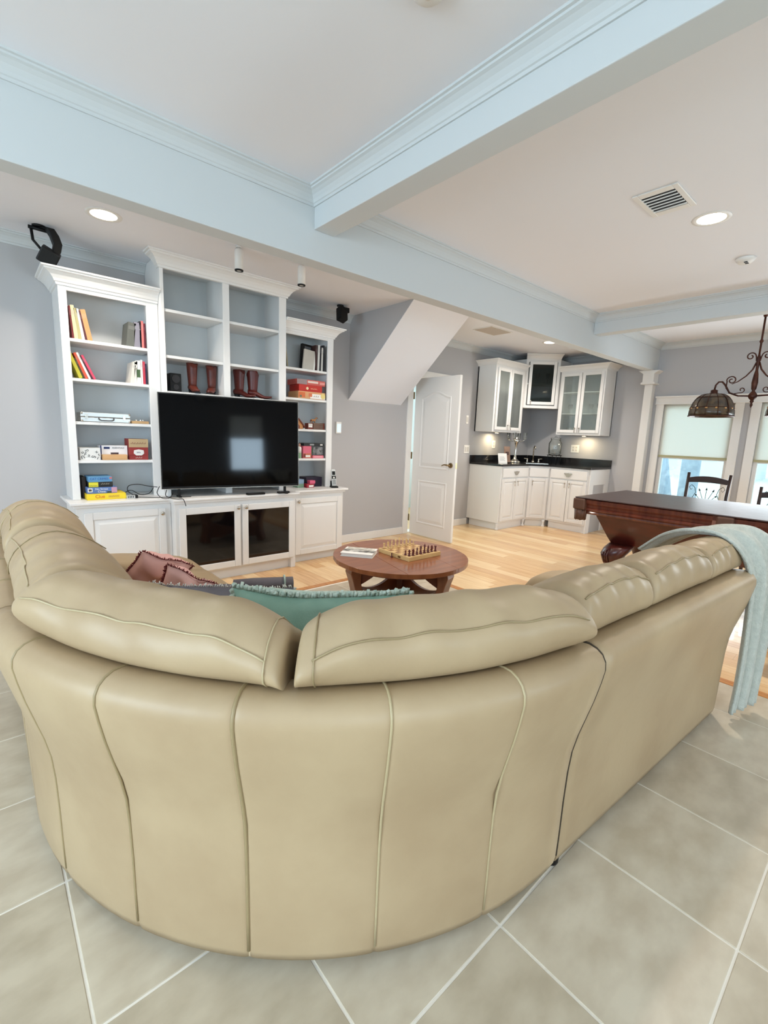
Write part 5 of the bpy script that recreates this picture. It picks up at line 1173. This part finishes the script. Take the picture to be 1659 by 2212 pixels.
for s in (1, -1):
    def L3(p): return [(cx, cy+s*a, zz+b) for a, b in p]
    MB().tube(L3([(.03, -.41), (.12, -.405), (.20, -.37), (.245, -.29), (.275, -.255), (.305, -.255), (.328, -.285), (.335, -.335)]), .009, 8).build('arm', M_bron, ch)
    MB().tube(L3([(.012, -.08), (.035, -.15), (.08, -.21), (.14, -.26), (.19, -.285)]), [.008, .008, .007, .006, .003], 8).build('scroll', M_bron, ch)
    MB().tube(L3([(.20, -.37), (.235, -.32), (.235, -.25)]+spiral((.195, -.245), .045, .1, 1.3, 1)), .006, 8).build('scroll', M_bron, ch)
    MB().tube(L3([(.015, -.07), (.02, -.03)]+spiral((.065, -.02), .042, pi, 1.2, -1)), .006, 8).build('scroll', M_bron, ch)
    MB().tube(L3([(.18, -.385), (.12, -.375)]+spiral((.10, -.345), .03, -pi/2, .9, -1)), .005, 8).build('scroll', M_bron, ch)
    q = (cx, cy+s*.335, zz-.33)
    MB().lathe([(.012, 0), (.035, -.012), (.030, -.03), (.055, -.05)], q, 16).build('shade_cap', M_bron, ch)
    M_mos = mat('mosaic_glass', (92, 74, 50), .35, col2=(48, 38, 30), nscale=16, bump=.6, bscale=40, coat=.3)
    k = 24; rr = []
    for i in range(9):
        t_ = i/8; r_ = .05+.165*sin(t_*pi/2)**.9; rr.append((r_*.955, -.045-.235*(1-cos(t_*pi/2))))
    sh = MB().lathe(rr, q, k, cap=False).build('glass_shade', M_mos, ch); so = sh.modifiers.new('s', 'SOLIDIFY'); so.thickness = .006
    MB().tube([(q[0]+.207*cos(a), q[1]+.207*sin(a), q[2]-.28) for a in (2*pi*i/32 for i in range(33))], .006, 6).build('shade_rim', M_bron, sh)
    rb = MB()
    for a in range(12):
        aa = a*pi/6; rb.tube([(q[0]+(r_+.004)*cos(aa), q[1]+(r_+.004)*sin(aa), q[2]+z_) for r_, z_ in rr], .0028, 5)
    for i_ in (3, 6): rb.tube([(q[0]+(rr[i_][0]+.004)*cos(a), q[1]+(rr[i_][0]+.004)*sin(a), q[2]+rr[i_][1]) for a in (2*pi*i/32 for i in range(33))], .0028, 5)
    rb.build('lead_came', M_bron, sh)
    gm = MB()
    for a in range(14):
        aa = a*2*pi/14; gm.sphere((q[0]+.190*cos(aa), q[1]+.190*sin(aa), q[2]-.20), .014, 5, (1, 1, .8))
    gm.build('glass_jewels', mat('amber_jewels', (190, 140, 84), .2, coat=.5), sh)

# ================================================================ ceiling fixtures
def downlight(x, y, z, label, on=1.0, r=.075, power=16, col=WARM):
    t = thing('recessed_light', (x, y, z), label, 'ceiling light')
    MB().lathe([(r-.012, -.002), (r, -.005), (r+.016, -.003), (r+.018, 0), (r-.012, 0)], (x, y, z), 28, cap=False).build('trim_ring', M_trim, t)
    MB().lathe([(.001, -.0025), (r-.010, -.0025), (r-.010, -.0005)], (x, y, z), 28).build('lens', M_lampglow, t)
    lamp('downlight_lamp', 'SPOT', (x, y, z-.012), power, col, size=.06, spread=150, blend=.8); return t
downlight(.715, 3.58, NZ, 'bright recessed ceiling light at the left above the built-in', power=55, r=.085)
downlight(3.44, 1.02, CZ, 'bright recessed ceiling light beside the air vent', power=100, r=.085)
downlight(5.85, 3.42, NZ, 'recessed ceiling light in front of the corner bar', power=80, r=.085)
for (x, y, z, l, p) in ((2.3, 2.86, NZ, 'added unseen recessed light behind the beam, above the coffee table', 50), (3.9, 2.86, NZ, 'added unseen recessed light behind the beam, near the hall door', 50), (-.9, 2.9, NZ, 'added unseen recessed light behind the beam, left of the sofa', 40), (-.6, -.9, CZ, 'added unseen recessed light behind the camera at the left', 20), (3.4, -1.6, CZ, 'added unseen recessed light behind the camera at the right', 40), (6.2, -.9, CZ, 'added unseen recessed light right of the frame by the windows', 60)):
    downlight(x, y, z, l, power=p)  # extra downlights out of view, added to brighten the alcove and room
# white cylinder spots
for (x, y, lab) in ((1.53, 3.42, 'white cylinder spotlight on the alcove ceiling, left of two'), (2.02, 3.37, 'white cylinder spotlight on the alcove ceiling, right of two')):
    t = thing('cylinder_spotlight', (x, y, NZ), lab, 'spotlight')
    MB().cyl((x, y, NZ-.001), (x, y, NZ-.012), .022, 18).cyl((x, y, NZ-.012), (x, y, NZ-.035), .006, 8).build('mount', M_trim, t)
    MB().lathe([(.030, -.165), (.030, -.03), (.026, -.024), (.001, -.022)], (x, y, NZ), 22).build('barrel', M_trim, t)
    MB().lathe([(.017, -.168), (.030, -.168), (.031, -.160), (.017, -.160)], (x, y, NZ), 22, cap=False).build('black_bezel', M_black, t)
    MB().lathe([(.001, -.163), (.018, -.163), (.018, -.160)], (x, y, NZ), 18).build('lens', mat('spot_lens', (240, 236, 226), .3, emit=(255, 246, 226), estr=2.5), t)
    lamp('spot_lamp', 'SPOT', (x, y, NZ-.172), 3, WARM, rot=(R(24), 0, 0), size=.02, spread=60)
# black surround speakers
t = thing('ceiling_speaker', (.46, 4.10, NZ), 'black speaker on a bracket under the ceiling, left above the bookcase', 'speaker')
MB().cyl((.43, 4.10, NZ-.001), (.43, 4.10, NZ-.012), .04, 16).tube([(.37, 4.10, NZ-.02), (.50, 4.08, NZ-.03)], .012, 8).tube([(.385, 4.1, NZ-.02), (.39, 4.09, NZ-.10), (.43, 4.07, NZ-.155)], .009, 8).build('bracket', M_black, t)
MB().loft([[(.455+.035+dx+a*.5, 4.10+b-.05, NZ-.02-dz) for a, b in ((-.05, -.035), (.05, -.035), (.05, .035), (-.05, .035))] for dx, dz in ((-.01, .0), (.015, .04), (.03, .09), (.02, .14), (0, .18))], sm=False).build('arm_cover', M_black, t, bevel=.006)
MB().box(-.055, -.05, -.05, .055, .05, .05, M=Matrix.Translation((.465, 4.04, NZ-.20)) @ Matrix.Rotation(R(25), 4, 'Y') @ Matrix.Rotation(R(25), 4, 'X')).build('cabinet', M_black, t, bevel=.008)
t = thing('ceiling_speaker', (2.93, 4.12, NZ), 'black tilted speaker near the stair soffit, right above the bookcase', 'speaker')
MB().cyl((2.93, 4.12, NZ-.001), (2.93, 4.12, NZ-.012), .035, 16).cyl((2.93, 4.12, NZ-.01), (2.93, 4.11, NZ-.05), .012).build('bracket', M_black, t)
MB().box(-.045, -.04, -.11, .045, .04, .03, M=Matrix.Translation((2.93, 4.09, NZ-.06)) @ Matrix.Rotation(R(12), 4, 'Y') @ Matrix.Rotation(R(-20), 4, 'X')).box(-.02, -.05, -.03, .05, .03, .02, M=Matrix.Translation((2.95, 4.10, NZ-.045))).build('cabinet', M_black, t, bevel=.006)
# air vent
vx, vy = 3.02, 1.14; t = thing('air_vent', (vx, vy, CZ), 'square white ceiling air vent with dark slots', 'vent')
MB().box(vx-.16, vy-.115, CZ-.008, vx+.16, vy-.085, CZ).box(vx-.16, vy+.085, CZ-.008, vx+.16, vy+.115, CZ).box(vx-.16, vy-.085, CZ-.008, vx-.11, vy+.085, CZ).box(vx+.11, vy-.085, CZ-.008, vx+.16, vy+.085, CZ).build('frame', M_trim, t, bevel=.003)
box('dark_duct', M_print, vx-.11, vy-.085, CZ-.002, vx+.11, vy+.085, CZ-.0005, t)
for i in range(6): MB().box(-.003, -.085, -.006, .003, .085, .004, M=Matrix.Translation((vx-.09+.036*i, vy, CZ-.009)) @ Matrix.Rotation(R(68), 4, 'Y')).build('vane', M_trim, t)
t = thing('smoke_detector', (4.30, 1.02, CZ), 'round white smoke detector on the ceiling near the recessed light', 'smoke detector')
MB().lathe([(.001, -.035), (.04, -.034), (.055, -.02), (.062, -.008), (.062, 0)], (4.30, 1.02, CZ), 24).build('housing', M_trim, t)
for a in (-.02, .012): MB().box(4.28+a, 1.0, CZ-.037, 4.30+a, 1.02, CZ-.033).build('sensor_slot', M_print, t)
t = thing('smoke_detector', (1.150, 1.190, CZ), 'round white ceiling fitting cut by the top edge of the picture', 'smoke detector')
MB().lathe([(.001, -.030), (.04, -.029), (.055, -.016), (.06, 0)], (1.150, 1.190, CZ), 24).build('housing', M_trim, t); MB().lathe([(.001, -.034), (.012, -.034), (.012, -.03)], (1.150, 1.190, CZ), 14).build('test_button', M_pwhite, t)
t = thing('ceiling_hatch', (4.83, 3.60, NZ), 'flat grey ceiling return grille in front of the bar', 'vent')
box('frame', M_trim, 4.62, 3.46, NZ-.006, 5.04, 3.74, NZ, t, .002); box('panel', mat('hatch_grey', (190, 178, 166), .8), 4.635, 3.475, NZ-.008, 5.025, 3.725, NZ-.006, t)

# ================================================================ outside the windows
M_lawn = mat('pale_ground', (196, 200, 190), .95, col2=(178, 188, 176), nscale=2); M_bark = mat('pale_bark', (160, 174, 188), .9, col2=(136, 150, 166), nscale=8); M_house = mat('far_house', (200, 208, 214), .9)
struct(box('ground', M_lawn, -12, -40, -.45, 45, 40, -.35))
for i, (x, y, r_, lab) in enumerate(((15, 4.7, .22, 'pale tree trunk leaning outside the first window'), (13, 3.55, .20, 'straight pale porch post seen through the first window'), (18, .9, .16, 'slim pale tree seen through the second window'))):
    t = thing('tree', (x, y, -.4), lab, 'tree')
    MB().tube([(x, y, -.4), (x+.1, y+.25, 1.0), (x, y+.15, 2.2), (x+.2, y-.2, 4.2)] if i != 1 else [(x, y, -.4), (x, y, 4.5)], [r_*1.2, r_, r_*.9, r_*.6] if i != 1 else r_, 12).build('trunk', M_bark, t)
    if i != 1:
        for s in (-1, 1): MB().tube([(x, y+.15, 1.9), (x+.1, y+s*.7, 2.8), (x+.2, y+s*1.3, 3.9)], [r_*.6, r_*.4, r_*.2], 8).build('branch', M_bark, t)
for (x, y, w_, h_, lab) in ((30, 9, 7, 2.6, 'pale house far beyond the first window'), (32, 0, 6, 2.4, 'pale house far beyond the second window')):
    t = thing('house', (x, y, -.35), lab, 'house')
    box('walls', M_house, x, y-w_/2, -.35, x+4, y+w_/2, h_-.35, t); MB().prism([(y-w_/2-.3, h_-.35), (y+w_/2+.3, h_-.35), (y, h_+1.2)], 4.4, axis='x', at=x-.2).build('roof', M_bark, t)
    for k in (-1.6, 0, 1.6):
        f = box('window', M_trim, x-.04, y+k-.4, .6, x, y+k+.4, 1.6, t); box('pane', mat('far_pane', (120, 160, 186), .2), x-.05, y+k-.34, .66, x-.04, y+k+.34, 1.54, f)
